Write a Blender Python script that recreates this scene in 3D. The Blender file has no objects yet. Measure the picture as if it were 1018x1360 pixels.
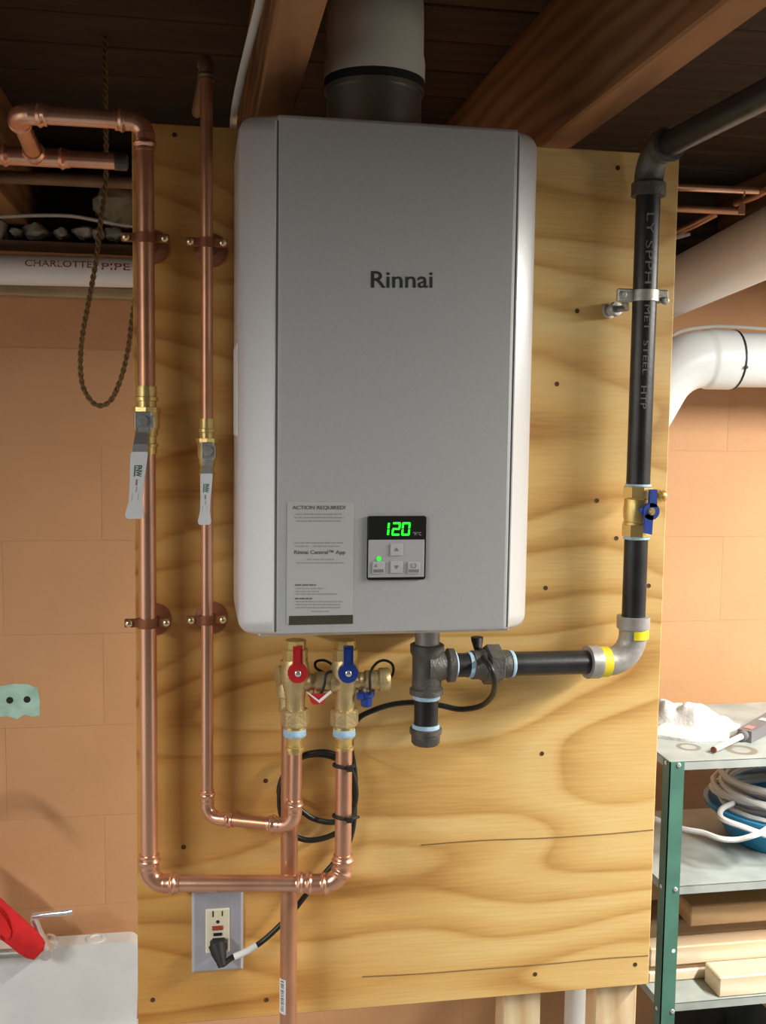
import bpy, math, random
from mathutils import Vector as V, Matrix
random.seed(7)
PI = math.pi
S = bpy.context.scene
COL = S.collection

# ------------------------------------------------------------------ camera
IMG_W, IMG_H, FPX = 1018, 1360, 1399.4
CAM = V((0.0834, -1.4269, 0.8447))
YAW, PITCH, ROLL = 0.1743, -0.0884, 0.0137
_f = V((math.sin(YAW)*math.cos(PITCH), math.cos(YAW)*math.cos(PITCH), math.sin(PITCH)))
_r0 = V((math.cos(YAW), -math.sin(YAW), 0)); _u0 = _r0.cross(_f)
_r = math.cos(ROLL)*_r0 + math.sin(ROLL)*_u0
_u = -math.sin(ROLL)*_r0 + math.cos(ROLL)*_u0
cd = bpy.data.cameras.new('camera'); cam = bpy.data.objects.new('camera', cd); COL.objects.link(cam)
cam.matrix_world = Matrix(((_r.x, _u.x, -_f.x, CAM.x), (_r.y, _u.y, -_f.y, CAM.y), (_r.z, _u.z, -_f.z, CAM.z), (0, 0, 0, 1)))
cd.sensor_fit = 'VERTICAL'; cd.sensor_height = 36.0; cd.lens = 36.0*FPX/IMG_H
cd.clip_start = 0.02; cd.clip_end = 60
S.camera = cam

# ------------------------------------------------------------------ light
w = bpy.data.worlds.new('world'); S.world = w; w.use_nodes = True
w.node_tree.nodes['Background'].inputs[0].default_value = (0.80, 0.83, 0.86, 1)
w.node_tree.nodes['Background'].inputs[1].default_value = 0.05
def area(name, loc, sx, sy, power, color, rot=(0, 0, 0)):
    l = bpy.data.lights.new(name, 'AREA'); l.shape = 'RECTANGLE'; l.size = sx; l.size_y = sy
    l.energy = power; l.color = color
    o = bpy.data.objects.new(name, l); o.location = loc; o.rotation_euler = rot; COL.objects.link(o); return o
LAMP_R = (1.75, -0.55, 1.17); LAMP_L = (-1.35, -1.60, 1.17); FILL_BULB = (1.45, -1.05, 0.92)
area('shop_light_tubes_a', LAMP_R, 0.16, 1.15, 92, (1.0, 0.96, 0.88))
area('shop_light_tubes_b', LAMP_L, 0.16, 1.15, 60, (1.0, 0.985, 0.96))
_pl = bpy.data.lights.new('flue_fill_light', 'POINT'); _pl.energy = 4.0; _pl.color = (1.0, .95, .86); _pl.shadow_soft_size = .09  # added fill so the flue catches light from the right
_po = bpy.data.objects.new('flue_fill_light', _pl); _po.location = FILL_BULB; COL.objects.link(_po)
vs = S.view_settings
vs.view_transform = 'Standard'; vs.look = 'None'; vs.gamma = 1.0; vs.exposure = 0.04
vs.use_curve_mapping = False

def ray(px, py): return _r*((px-IMG_W/2)/FPX) + _u*((IMG_H/2-py)/FPX) + _f
def U(px, py, y):
    d = ray(px, py); return CAM + d*((y-CAM.y)/d.y)
def UZ(px, py, z):
    d = ray(px, py); return CAM + d*((z-CAM.z)/d.z)

# ------------------------------------------------------------------ materials
def nodes(name):
    m = bpy.data.materials.new(name); m.use_nodes = True
    nt = m.node_tree; return m, nt, nt.nodes['Principled BSDF'], nt.nodes, nt.links
def c4(c): return (c[0], c[1], c[2], 1)
def mat(name, col, rough=.5, metal=0., var=.12, scale=12., bump=0., bscale=None, stretch=(1, 1, 1), col2=None, emit=0., aniso=0., coat=0.):
    m, nt, b, N, L = nodes(name)
    b.inputs['Roughness'].default_value = rough; b.inputs['Metallic'].default_value = metal
    if coat: b.inputs['Coat Weight'].default_value = coat; b.inputs['Coat Roughness'].default_value = .15
    tc = N.new('ShaderNodeTexCoord'); mp = N.new('ShaderNodeMapping'); mp.inputs['Scale'].default_value = stretch
    L.new(tc.outputs['Object'], mp.inputs[0])
    nz = N.new('ShaderNodeTexNoise'); nz.inputs['Scale'].default_value = scale; nz.inputs['Detail'].default_value = 5
    L.new(mp.outputs[0], nz.inputs['Vector'])
    rp = N.new('ShaderNodeValToRGB')
    a = tuple(max(0, x*(1-var)) for x in col); d = tuple(min(1, x*(1+var)) for x in col) if col2 is None else col2
    rp.color_ramp.elements[0].color = c4(a); rp.color_ramp.elements[1].color = c4(d)
    rp.color_ramp.elements[0].position = .32; rp.color_ramp.elements[1].position = .68
    L.new(nz.outputs['Fac'], rp.inputs[0]); L.new(rp.outputs[0], b.inputs['Base Color'])
    if emit:
        L.new(rp.outputs[0], b.inputs['Emission Color']); b.inputs['Emission Strength'].default_value = emit
    if bump:
        n2 = N.new('ShaderNodeTexNoise'); n2.inputs['Scale'].default_value = bscale or scale*6; n2.inputs['Detail'].default_value = 4
        L.new(mp.outputs[0], n2.inputs['Vector'])
        bp = N.new('ShaderNodeBump'); bp.inputs['Strength'].default_value = bump; bp.inputs['Distance'].default_value = .004
        L.new(n2.outputs['Fac'], bp.inputs['Height']); L.new(bp.outputs[0], b.inputs['Normal'])
    return m

def wood(name, dark, light, axis='X', scale=5., contrast=(.25, .75), rough=.55, ring=9., bump=.15, dist=7., world=True):
    """grain runs along `axis`"""
    m, nt, b, N, L = nodes(name)
    b.inputs['Roughness'].default_value = rough
    tc = N.new('ShaderNodeTexCoord'); mp = N.new('ShaderNodeMapping')
    st = {'X': (.16, 1, 1), 'Y': (1, .16, 1), 'Z': (1, 1, .16)}[axis]
    mp.inputs['Scale'].default_value = st
    L.new(tc.outputs['Object'], mp.inputs[0])
    wv = N.new('ShaderNodeTexWave'); wv.wave_type = 'BANDS'; wv.bands_direction = 'Z' if axis != 'Z' else 'X'
    wv.inputs['Scale'].default_value = ring; wv.inputs['Distortion'].default_value = dist
    wv.inputs['Detail'].default_value = 3; wv.inputs['Detail Scale'].default_value = 1.3
    L.new(mp.outputs[0], wv.inputs['Vector'])
    nz = N.new('ShaderNodeTexNoise'); nz.inputs['Scale'].default_value = scale; nz.inputs['Detail'].default_value = 6
    L.new(mp.outputs[0], nz.inputs['Vector'])
    fn = N.new('ShaderNodeTexNoise'); fn.inputs['Scale'].default_value = scale*30; fn.inputs['Detail'].default_value = 3
    L.new(mp.outputs[0], fn.inputs['Vector'])
    mx = N.new('ShaderNodeMix'); mx.inputs[0].default_value = .5
    L.new(wv.outputs['Fac'], mx.inputs[2]); L.new(nz.outputs['Fac'], mx.inputs[3])
    m2 = N.new('ShaderNodeMix'); m2.inputs[0].default_value = .22
    L.new(mx.outputs[0], m2.inputs[2]); L.new(fn.outputs['Fac'], m2.inputs[3])
    rp = N.new('ShaderNodeValToRGB'); rp.color_ramp.elements[0].position = contrast[0]; rp.color_ramp.elements[1].position = contrast[1]
    rp.color_ramp.elements[0].color = c4(dark); rp.color_ramp.elements[1].color = c4(light)
    L.new(m2.outputs[0], rp.inputs[0]); L.new(rp.outputs[0], b.inputs['Base Color'])
    bp = N.new('ShaderNodeBump'); bp.inputs['Strength'].default_value = bump; bp.inputs['Distance'].default_value = .002
    L.new(fn.outputs['Fac'], bp.inputs['Height']); L.new(bp.outputs[0], b.inputs['Normal'])
    return m

def plywood():
    m, nt, b, N, L = nodes('plywood')
    b.inputs['Roughness'].default_value = .5
    tc = N.new('ShaderNodeTexCoord')
    mp = N.new('ShaderNodeMapping'); mp.inputs['Scale'].default_value = (.34, 1, 1.0)
    L.new(tc.outputs['Object'], mp.inputs[0])
    # large smooth field whose contour lines make the cathedral figure
    n1 = N.new('ShaderNodeTexNoise'); n1.inputs['Scale'].default_value = 3.1; n1.inputs['Detail'].default_value = 1.6; n1.inputs['Roughness'].default_value = .45
    L.new(mp.outputs[0], n1.inputs['Vector'])
    sep = N.new('ShaderNodeSeparateXYZ'); L.new(tc.outputs['Object'], sep.inputs[0])
    a1 = N.new('ShaderNodeMath'); a1.operation = 'MULTIPLY_ADD'; a1.inputs[1].default_value = 1.9
    L.new(n1.outputs['Fac'], a1.inputs[0]); L.new(sep.outputs['Z'], a1.inputs[2])
    a2 = N.new('ShaderNodeMath'); a2.operation = 'MULTIPLY'; a2.inputs[1].default_value = 8.0; L.new(a1.outputs[0], a2.inputs[0])
    a3 = N.new('ShaderNodeMath'); a3.operation = 'FRACT'; L.new(a2.outputs[0], a3.inputs[0])
    rr = N.new('ShaderNodeValToRGB')
    e = rr.color_ramp.elements; e[0].position = 0; e[0].color = (0, 0, 0, 1); e[1].position = .55; e[1].color = (1, 1, 1, 1)
    k = e.new(.86); k.color = (.9, .9, .9, 1); k = e.new(1.0); k.color = (0, 0, 0, 1)
    L.new(a3.outputs[0], rr.inputs[0])
    # broad tint
    mpb = N.new('ShaderNodeMapping'); mpb.inputs['Scale'].default_value = (.6, 1, 2.6); L.new(tc.outputs['Object'], mpb.inputs[0])
    n2 = N.new('ShaderNodeTexNoise'); n2.inputs['Scale'].default_value = 3.4; n2.inputs['Detail'].default_value = 3; L.new(mpb.outputs[0], n2.inputs['Vector'])
    # fine fibre
    mpf = N.new('ShaderNodeMapping'); mpf.inputs['Scale'].default_value = (.07, 1, 1); L.new(tc.outputs['Object'], mpf.inputs[0])
    n3 = N.new('ShaderNodeTexNoise'); n3.inputs['Scale'].default_value = 210; n3.inputs['Detail'].default_value = 3; L.new(mpf.outputs[0], n3.inputs['Vector'])
    mx = N.new('ShaderNodeMix'); mx.inputs[0].default_value = .64; L.new(rr.outputs[0], mx.inputs[2]); L.new(n2.outputs['Fac'], mx.inputs[3])
    m2 = N.new('ShaderNodeMix'); m2.inputs[0].default_value = .2; L.new(mx.outputs[0], m2.inputs[2]); L.new(n3.outputs['Fac'], m2.inputs[3])
    rp = N.new('ShaderNodeValToRGB'); e = rp.color_ramp.elements
    e[0].position = .24; e[0].color = (.45, .215, .050, 1); e[1].position = .8; e[1].color = (.84, .61, .265, 1)
    k = e.new(.5); k.color = (.72, .45, .150, 1)
    L.new(m2.outputs[0], rp.inputs[0])
    # orange heartwood figure on one side of the sheet, pale sapwood on the other
    hx_ = N.new('ShaderNodeMath'); hx_.operation = 'MULTIPLY_ADD'; hx_.inputs[1].default_value = .55; L.new(n2.outputs['Fac'], hx_.inputs[0]); L.new(sep.outputs['X'], hx_.inputs[2])
    hr = N.new('ShaderNodeMapRange'); hr.interpolation_type = 'SMOOTHSTEP'; hr.inputs[1].default_value = -.12; hr.inputs[2].default_value = .42; hr.inputs[3].default_value = 1; hr.inputs[4].default_value = 0
    L.new(hx_.outputs[0], hr.inputs[0])
    hm = N.new('ShaderNodeMix'); hm.data_type = 'RGBA'; hm.blend_type = 'MULTIPLY'; L.new(hr.outputs[0], hm.inputs[0]); L.new(rp.outputs[0], hm.inputs[6]); hm.inputs[7].default_value = (.80, .62, .40, 1)
    L.new(hm.outputs[2], b.inputs['Base Color'])
    bp = N.new('ShaderNodeBump'); bp.inputs['Strength'].default_value = .18; bp.inputs['Distance'].default_value = .002
    L.new(n3.outputs['Fac'], bp.inputs['Height']); L.new(bp.outputs[0], b.inputs['Normal'])
    return m

M = {}
M['plywood'] = plywood()
M['ply_edge'] = wood('plywood_edge', (.55, .36, .15), (.83, .66, .38), 'X', 12)
M['veneer_split'] = mat('veneer_split', (.20, .11, .035), .8)
M['wall'] = mat('painted_block', (.61, .325, .155), .62, 0, .07, 3.2, .28, 60)
M['side_wall'] = mat('whitewashed_wall', (.78, .78, .75), .7, 0, .06, 3, .2, 50)
M['mortar'] = mat('painted_mortar', (.58, .295, .132), .65, 0, .06, 4, .2, 70)
M['floor'] = mat('concrete_floor', (.22, .21, .20), .8, 0, .2, 3, .2)
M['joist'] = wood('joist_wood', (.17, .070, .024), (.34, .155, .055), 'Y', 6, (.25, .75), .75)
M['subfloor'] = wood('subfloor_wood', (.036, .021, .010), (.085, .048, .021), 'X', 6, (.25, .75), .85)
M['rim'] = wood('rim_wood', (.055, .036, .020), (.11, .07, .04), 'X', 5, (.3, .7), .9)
M['stud'] = wood('stud_pine', (.62, .42, .21), (.84, .68, .44), 'Z', 6)
M['pine'] = wood('pale_pine', (.74, .56, .36), (.90, .78, .60), 'X', 6)
M['pine_old'] = wood('aged_pine', (.40, .24, .11), (.60, .40, .21), 'X', 6)
M['pine_dark'] = wood('brown_board', (.20, .13, .07), (.31, .21, .12), 'X', 6)
M['ledge'] = mat('tan_ledge', (.43, .33, .19), .7, 0, .15, 9)
M['silver'] = mat('silver_paint', (.60, .625, .63), .38, .30, .03, 300, .03, 900)
M['silver_lit'] = mat('silver_paint_lit', (.82, .84, .86), .30, .45, .03, 300, .03, 900)  # the silver paint made lighter, putting light on the cheeks into the colour
M['seam'] = mat('seam_shadow', (.20, .21, .21), .5)
M['seam_light'] = mat('seam_highlight', (.85, .87, .88), .3, .3)
M['logo'] = mat('logo_ink', (.035, .045, .035), .5)
M['paper'] = mat('grey_paper', (.50, .50, .495), .7, 0, .03)
M['ink'] = mat('label_ink', (.14, .14, .12), .7)
M['ink_faint'] = mat('label_ink_faint', (.33, .33, .31), .7)
M['footer'] = mat('label_footer', (.055, .053, .030), .6)
M['bezel'] = mat('black_bezel', (.012, .014, .012), .3)
M['screen'] = mat('screen', (.018, .020, .015), .15)
M['led'] = mat('led_green', (.02, .95, .03), .4, 0, 0, 5, emit=1.2)
M['key_panel'] = mat('keypad_panel', (.50, .50, .52), .45, .1, .03)
M['key'] = mat('keypad_button', (.58, .58, .60), .4, .1, .03)
M['key_dark'] = mat('keypad_legend', (.22, .22, .23), .5)
M['copper'] = mat('copper', (.84, .42, .27), .27, .78, .14, 14, .04, 90, (1, 1, .25), col2=(.93, .56, .38))
M['copper_dull'] = mat('copper_dull', (.60, .30, .17), .38, .70, .16, 16, .04, 90)
M['copper_dark'] = mat('copper_tarnished', (.21, .13, .07), .6, .5, .2, 20)
M['hanger'] = mat('hanger_copper', (.30, .105, .045), .55, .35, .15, 30)
M['brass'] = mat('brass', (.78, .58, .22), .27, .7, .14, 30, .04)
M['bronze'] = mat('cast_brass', (.60, .46, .23), .40, .6, .16, 60, .2, 260)
M['board_screw'] = mat('dark_screw', (.10, .05, .022), .6, .3)
M['screw'] = mat('screw_brass', (.80, .66, .40), .25, .9, .1)
M['steel'] = mat('chrome', (.86, .86, .86), .18, .75, .04)
M['lever_white'] = mat('lever_vinyl', (.86, .88, .88), .4, 0, .02)
M['lever_ink'] = mat('lever_print', (.02, .14, .09), .5)
M['red'] = mat('red_plastic', (.62, .025, .03), .4)
M['blue'] = mat('blue_plastic', (.018, .055, .30), .4)
M['white_plastic'] = mat('white_plastic', (.85, .85, .84), .4, 0, .03)
M['tape'] = mat('thread_sealant', (.42, .62, .78), .6, 0, .15, 200, .3)
M['iron'] = mat('black_iron_pipe', (.030, .030, .031), .35, .35, .3, 30, .05)
M['iron_fit'] = mat('malleable_iron', (.12, .115, .105), .48, .5, .25, 60, .25, 300)
M['galv'] = mat('galvanised_elbow', (.42, .40, .38), .42, .35, .18, 40, .1, 200)
M['steel_dull'] = mat('dull_steel', (.42, .42, .39), .45, .5, .25, 60, .1)
M['stencil'] = mat('stencil_white', (.17, .175, .175), .7, 0, .3, 300)
M['yellow'] = mat('yellow_tag', (.86, .72, .02), .5)
M['cord'] = mat('black_cord', (.014, .015, .014), .42)
M['plate'] = mat('brushed_steel_plate', (.62, .63, .72), .38, .6, .05, 20, .06, 120, (8, 1, .4))
M['ivory'] = mat('ivory_plastic', (.86, .82, .60), .4, 0, .02)
M['slot'] = mat('slot_dark', (.015, .014, .012), .7)
M['reset'] = mat('reset_red', (.42, .075, .05), .5)
M['tag'] = mat('white_tag', (.82, .82, .82), .6, 0, .03)
M['pvc'] = mat('white_pvc', (.87, .86, .82), .38, 0, .04, 6)
M['pvc_bright'] = mat('white_pvc_clean', (.83, .86, .87), .35, 0, .03, 6)
M['pvc_ink'] = mat('maroon_print', (.30, .05, .075), .6)
M['vent'] = mat('vent_grey', (.78, .76, .69), .5, 0, .05, 8)
M['vent_metal'] = mat('vent_collar_metal', (.28, .28, .26), .38, .8, .15, 20)
M['rubber'] = mat('black_rubber', (.012, .012, .012), .6)
M['nm_cable'] = mat('cable_jacket', (.60, .59, .54), .5, 0, .06)
M['rope'] = mat('hemp_rope', (.20, .125, .05), .9, 0, .3, 200)
M['foam'] = mat('foam_lump', (.52, .50, .42), .9, 0, .2, 30, .6, 60)
M['fluff'] = mat('insulation', (.40, .34, .22), .95, 0, .35, 22, .9, 50)
M['patch'] = mat('turquoise_paint', (.42, .66, .55), .6, 0, .14, 40, .2)
M['tub'] = mat('grey_tub', (.76, .77, .76), .5, 0, .12, 5, .06, 40)
M['red_cloth'] = mat('red_cloth', (.75, .018, .020), .8, 0, .1, 40, .3, 200)
M['green'] = mat('green_enamel', (.075, .20, .155), .45, .1, .16, 14, .05)
M['shelf_grey'] = mat('grey_shelf', (.34, .38, .36), .45, .3, .22, 12, .05)
M['shelf_top'] = None
M['rag'] = mat('white_rag', (.66, .65, .63), .95, 0, .12, 14, .5, 120)
M['meter'] = mat('meter_grey', (.17, .16, .17), .5)
M['meter_print'] = mat('meter_print', (.70, .25, .22), .5)
M['bin'] = mat('blue_bin', (.02, .24, .46), .35, 0, .05)
M['bin_in'] = mat('cyan_plastic', (.03, .52, .80), .35, 0, .05)
M['cable_white'] = mat('white_cable', (.72, .71, .70), .4, 0, .05)
M['tool_dark'] = mat('dark_tool', (.03, .035, .032), .6)
M['lamp_metal'] = mat('lamp_enamel', (.75, .75, .73), .4)

def shelf_top_mat(rings):
    m, nt, b, N, L = nodes('worn_shelf_top')
    b.inputs['Roughness'].default_value = .5; b.inputs['Metallic'].default_value = .15
    tc = N.new('ShaderNodeTexCoord')
    nz = N.new('ShaderNodeTexNoise'); nz.inputs['Scale'].default_value = 14; nz.inputs['Detail'].default_value = 5
    L.new(tc.outputs['Object'], nz.inputs['Vector'])
    rp = N.new('ShaderNodeValToRGB'); rp.color_ramp.elements[0].color = (.32, .36, .34, 1); rp.color_ramp.elements[1].color = (.47, .52, .50, 1)
    rp.color_ramp.elements[0].position = .3; rp.color_ramp.elements[1].position = .7
    L.new(nz.outputs['Fac'], rp.inputs[0]); prev = rp.outputs[0]
    for (x, y, r, wd) in rings:
        s = N.new('ShaderNodeVectorMath'); s.operation = 'SUBTRACT'; s.inputs[1].default_value = (x, y, 0)
        L.new(tc.outputs['Object'], s.inputs[0])
        mu = N.new('ShaderNodeVectorMath'); mu.operation = 'MULTIPLY'; mu.inputs[1].default_value = (1, 1, 0); L.new(s.outputs[0], mu.inputs[0])
        ln = N.new('ShaderNodeVectorMath'); ln.operation = 'LENGTH'; L.new(mu.outputs[0], ln.inputs[0])
        d = N.new('ShaderNodeMath'); d.operation = 'SUBTRACT'; d.inputs[1].default_value = r; L.new(ln.outputs['Value'], d.inputs[0])
        ab = N.new('ShaderNodeMath'); ab.operation = 'ABSOLUTE'; L.new(d.outputs[0], ab.inputs[0])
        mr = N.new('ShaderNodeMapRange'); mr.inputs[1].default_value = wd*.5; mr.inputs[2].default_value = wd; mr.inputs[3].default_value = .75; mr.inputs[4].default_value = 0
        L.new(ab.outputs[0], mr.inputs[0])
        mx = N.new('ShaderNodeMix'); mx.data_type = 'RGBA'; L.new(mr.outputs[0], mx.inputs[0]); L.new(prev, mx.inputs[6]); mx.inputs[7].default_value = (.20, .16, .11, 1)
        prev = mx.outputs[2]
    L.new(prev, b.inputs['Base Color']); return m

# ------------------------------------------------------------------ geometry helpers
def frame(d):
    d = d.normalized(); h = V((0, 0, 1)) if abs(d.z) < .9 else V((0, 1, 0))
    a = d.cross(h).normalized(); return a, a.cross(d).normalized()

class MB:
    def __init__(s): s.v = []; s.f = []; s.sm = []
    def add(s, vs, fs, smooth=False):
        n = len(s.v); s.v += [V(p) for p in vs]; s.f += [tuple(i+n for i in f) for f in fs]; s.sm += [smooth]*len(fs); return s
    def box(s, lo, hi, bev=0.):
        lo = V(lo); hi = V(hi)
        for i in range(3):
            if lo[i] > hi[i]: lo[i], hi[i] = hi[i], lo[i]
        if not bev:
            x0, y0, z0 = lo; x1, y1, z1 = hi
            return s.add([(x0,y0,z0),(x1,y0,z0),(x1,y1,z0),(x0,y1,z0),(x0,y0,z1),(x1,y0,z1),(x1,y1,z1),(x0,y1,z1)],
                [(0,3,2,1),(4,5,6,7),(0,1,5,4),(1,2,6,5),(2,3,7,6),(3,0,4,7)])
        b = min(bev, (hi-lo).x*.45, (hi-lo).y*.45, (hi-lo).z*.45); vs = []; ix = {}
        for cx in (0, 1):
            for cy in (0, 1):
                for cz in (0, 1):
                    for ax in range(3):
                        p = [0, 0, 0]
                        for k, c in enumerate((cx, cy, cz)):
                            e = hi[k] if c else lo[k]; p[k] = e if k == ax else (e-b if c else e+b)
                        ix[(cx, cy, cz, ax)] = len(vs); vs.append(p)
        fs = []
        for ax in range(3):
            o = [k for k in range(3) if k != ax]
            for side in (0, 1):
                q = []
                for (i, j) in ((0, 0), (1, 0), (1, 1), (0, 1)):
                    c = [0, 0, 0]; c[ax] = side; c[o[0]] = i; c[o[1]] = j; q.append(ix[(*c, ax)])
                fs.append(q)
            # edges parallel to ax
            for i in (0, 1):
                for j in (0, 1):
                    c0 = [0, 0, 0]; c0[o[0]] = i; c0[o[1]] = j; c1 = list(c0); c1[ax] = 1
                    fs.append([ix[(*c0, o[0])], ix[(*c0, o[1])], ix[(*c1, o[1])], ix[(*c1, o[0])]])
        for cx in (0, 1):
            for cy in (0, 1):
                for cz in (0, 1): fs.append([ix[(cx, cy, cz, a)] for a in range(3)])
        return s.add(vs, fs)
    def tube(s, pts, rad, n=16, cap=True, smooth=True, flat=1.):
        pts = [V(p) for p in pts]; m = len(pts)
        R = rad if isinstance(rad, (list, tuple)) else [rad]*m
        T = [(pts[min(i+1, m-1)]-pts[max(i-1, 0)]) for i in range(m)]
        T = [t.normalized() if t.length > 1e-9 else V((0, 0, 1)) for t in T]
        a, b = frame(T[0]); vs = []
        for i in range(m):
            a = (a - T[i]*a.dot(T[i])).normalized(); b = T[i].cross(a)
            for k in range(n):
                t = 2*PI*k/n; vs.append(pts[i] + a*(R[i]*math.cos(t)) + b*(R[i]*flat*math.sin(t)))
        fs = [(i*n+k, i*n+(k+1) % n, (i+1)*n+(k+1) % n, (i+1)*n+k) for i in range(m-1) for k in range(n)]
        s.add(vs, fs, smooth)
        if cap:
            s.add(vs[:n], [tuple(range(n))[::-1]]); s.add(vs[-n:], [tuple(range(n))])
        return s
    def lathe(s, o, axis, prof, n=20, smooth=True, phase=0.):
        """prof: (t along axis, radius); sharp profile corners by repeating points"""
        o = V(o); axis = V(axis).normalized(); a, b = frame(axis)
        for (t0, r0), (t1, r1) in zip(prof[:-1], prof[1:]):
            if abs(t0-t1) + abs(r0-r1) < 1e-9: continue
            vs = []
            for (t, r) in ((t0, r0), (t1, r1)):
                for k in range(n):
                    q = 2*PI*k/n+phase; vs.append(o+axis*t+a*(r*math.cos(q))+b*(r*math.sin(q)))
            s.add(vs, [(k, (k+1) % n, n+(k+1) % n, n+k) for k in range(n)], smooth)
        for (t, r), fl in ((prof[0], True), (prof[-1], False)):
            if r > 1e-6:
                vs = [o+axis*t+a*(r*math.cos(2*PI*k/n+phase))+b*(r*math.sin(2*PI*k/n+phase)) for k in range(n)]
                s.add(vs, [tuple(range(n))[::-1] if fl else tuple(range(n))])
        return s
    def prism(s, poly, off):
        """polygon (3d points) extruded by vector off"""
        p = [V(q) for q in poly]; o = V(off); n = len(p)
        return s.add(p+[q+o for q in p], [tuple(range(n))[::-1], tuple(range(n, 2*n))]+[(i, (i+1) % n, n+(i+1) % n, n+i) for i in range(n)])
    def build(s, name, m, parent=None, weld=True):
        off = OFF.get(parent.name, V()) if parent else V()
        me = bpy.data.meshes.new(name)
        me.from_pydata([tuple(p-off) for p in s.v], [], s.f); me.update()
        for p, q in zip(me.polygons, s.sm): p.use_smooth = q
        me.materials.append(M[m] if isinstance(m, str) else m)
        import bmesh
        bm = bmesh.new(); bm.from_mesh(me)
        if weld: bmesh.ops.remove_doubles(bm, verts=bm.verts, dist=1e-6)
        bmesh.ops.recalc_face_normals(bm, faces=bm.faces)
        for e in bm.edges:
            if len(e.link_faces) == 2 and e.calc_face_angle(0) > .75: e.smooth = False
        bm.to_mesh(me); bm.free()
        o = bpy.data.objects.new(name, me); COL.objects.link(o)
        if parent: o.parent = parent; OFF[o.name] = off
        return o
OFF = {}
def thing(name, loc, label, cat, group=None, kind=None):
    o = bpy.data.objects.new(name, None); o.location = loc; o.empty_display_size = .02; COL.objects.link(o); OFF[o.name] = V(loc)
    o['label'] = label; o['category'] = cat
    if group: o['group'] = group
    if kind: o['kind'] = kind
    return o
def single(mb, name, m, loc, label, cat, group=None, kind=None):
    loc = V(loc); 
    for i in range(len(mb.v)): mb.v[i] = mb.v[i]-loc
    o = mb.build(name, m); o.location = loc; OFF[o.name] = loc; o['label'] = label; o['category'] = cat
    if group: o['group'] = group
    if kind: o['kind'] = kind
    return o
def struct(mb, name, m):
    o = mb.build(name, m); o['kind'] = 'structure'; OFF[o.name] = V(); return o
def copy_part(o, delta, parent):
    c = o.copy(); COL.objects.link(c); c.parent = parent; c.location = o.location + V(delta); return c

def spline(pts, per=8):
    P = [V(p) for p in pts]; out = []
    P = [P[0]*2-P[1]] + P + [P[-1]*2-P[-2]]
    for i in range(1, len(P)-2):
        p0, p1, p2, p3 = P[i-1:i+3]
        for k in range(per):
            t = k/per
            out.append(.5*((2*p1)+(p2-p0)*t+(2*p0-5*p1+4*p2-p3)*t*t+(3*p1-p0-3*p2+p3)*t**3))
    out.append(P[-2]); return out
def resample(pts, n):
    L = [0]
    for a, b in zip(pts[:-1], pts[1:]): L.append(L[-1]+(b-a).length)
    out = []; j = 0
    for i in range(n):
        s = L[-1]*i/(n-1)
        while j < len(L)-2 and L[j+1] < s: j += 1
        t = (s-L[j])/max(1e-9, L[j+1]-L[j]); out.append(pts[j].lerp(pts[j+1], t))
    return out, L[-1]

def elbow_path(p0, c, p1, rb, n=10):
    """straight p0 -> arc round corner c -> straight p1"""
    p0, c, p1 = V(p0), V(c), V(p1)
    d0 = (p0-c).normalized(); d1 = (p1-c).normalized()
    ang = d0.angle(d1); t = rb/math.tan(ang/2)
    a = c+d0*t; b = c+d1*t
    bis = (d0+d1).normalized(); cen = c+bis*(rb/math.sin(ang/2))
    va = a-cen; vb = b-cen; ax = va.cross(vb).normalized(); th = va.angle(vb)
    return [p0]+[cen+Matrix.Rotation(th*i/n, 3, ax)@va for i in range(n+1)]+[p1]

def press_elbow(mb, c, d0, d1, r, leg, rb, n=18):
    """copper press elbow: tube with a bead near each end"""
    c = V(c); d0 = V(d0).normalized(); d1 = V(d1).normalized()
    path = elbow_path(c+d0*leg, c, c+d1*leg, rb, 14)
    pts, L = resample(path, 64)
    bead = []
    for i in range(64):
        s = min(L*i/63, L-L*i/63)
        R = r*1.12
        if s < r*.35: R = r*1.2
        R += r*.26*math.exp(-((s-r*.75)/(r*.28))**2)
        if r*1.2 < s < r*1.9: R += r*.03
        bead.append(R)
    mb.tube(pts, bead, n); return mb

def text_mesh(txt, bold=0.):
    cu = bpy.data.curves.new('t', 'FONT'); cu.body = txt; cu.offset = bold; cu.resolution_u = 3
    o = bpy.data.objects.new('t', cu); COL.objects.link(o)
    dg = bpy.context.evaluated_depsgraph_get(); dg.update()
    me = bpy.data.meshes.new_from_object(o.evaluated_get(dg))
    vs = [(v.co.x, v.co.y) for v in me.vertices]; fs = [tuple(p.vertices) for p in me.polygons]
    bpy.data.objects.remove(o); bpy.data.curves.remove(cu); bpy.data.meshes.remove(me)
    x0 = min(v[0] for v in vs); x1 = max(v[0] for v in vs); y0 = min(v[1] for v in vs); y1 = max(v[1] for v in vs)
    return [((x-x0)/(x1-x0), (y-y0)/(y1-y0)) for x, y in vs], fs
def text_on(txt, fn, name, m, parent, bold=0.):
    vs, fs = text_mesh(txt, bold); mb = MB(); mb.add([fn(u, v) for u, v in vs], fs); return mb.build(name, m, parent, weld=False)
def rect_map(px0, py0, px1, py1, y):
    a = U(px0, py1, y); b = U(px1, py1, y); c = U(px0, py0, y)
    def fn(u, v): return a+(b-a)*u+(c-a)*v
    return fn

# ================================================================== SETTING
WY = .86           # painted basement wall
JZ = 1.236         # underside of joists
wall = struct(MB().box((-2.6, WY+.0012, -.95), (3.4, WY+.2, 1.175)), 'wall_back', 'mortar')
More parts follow.
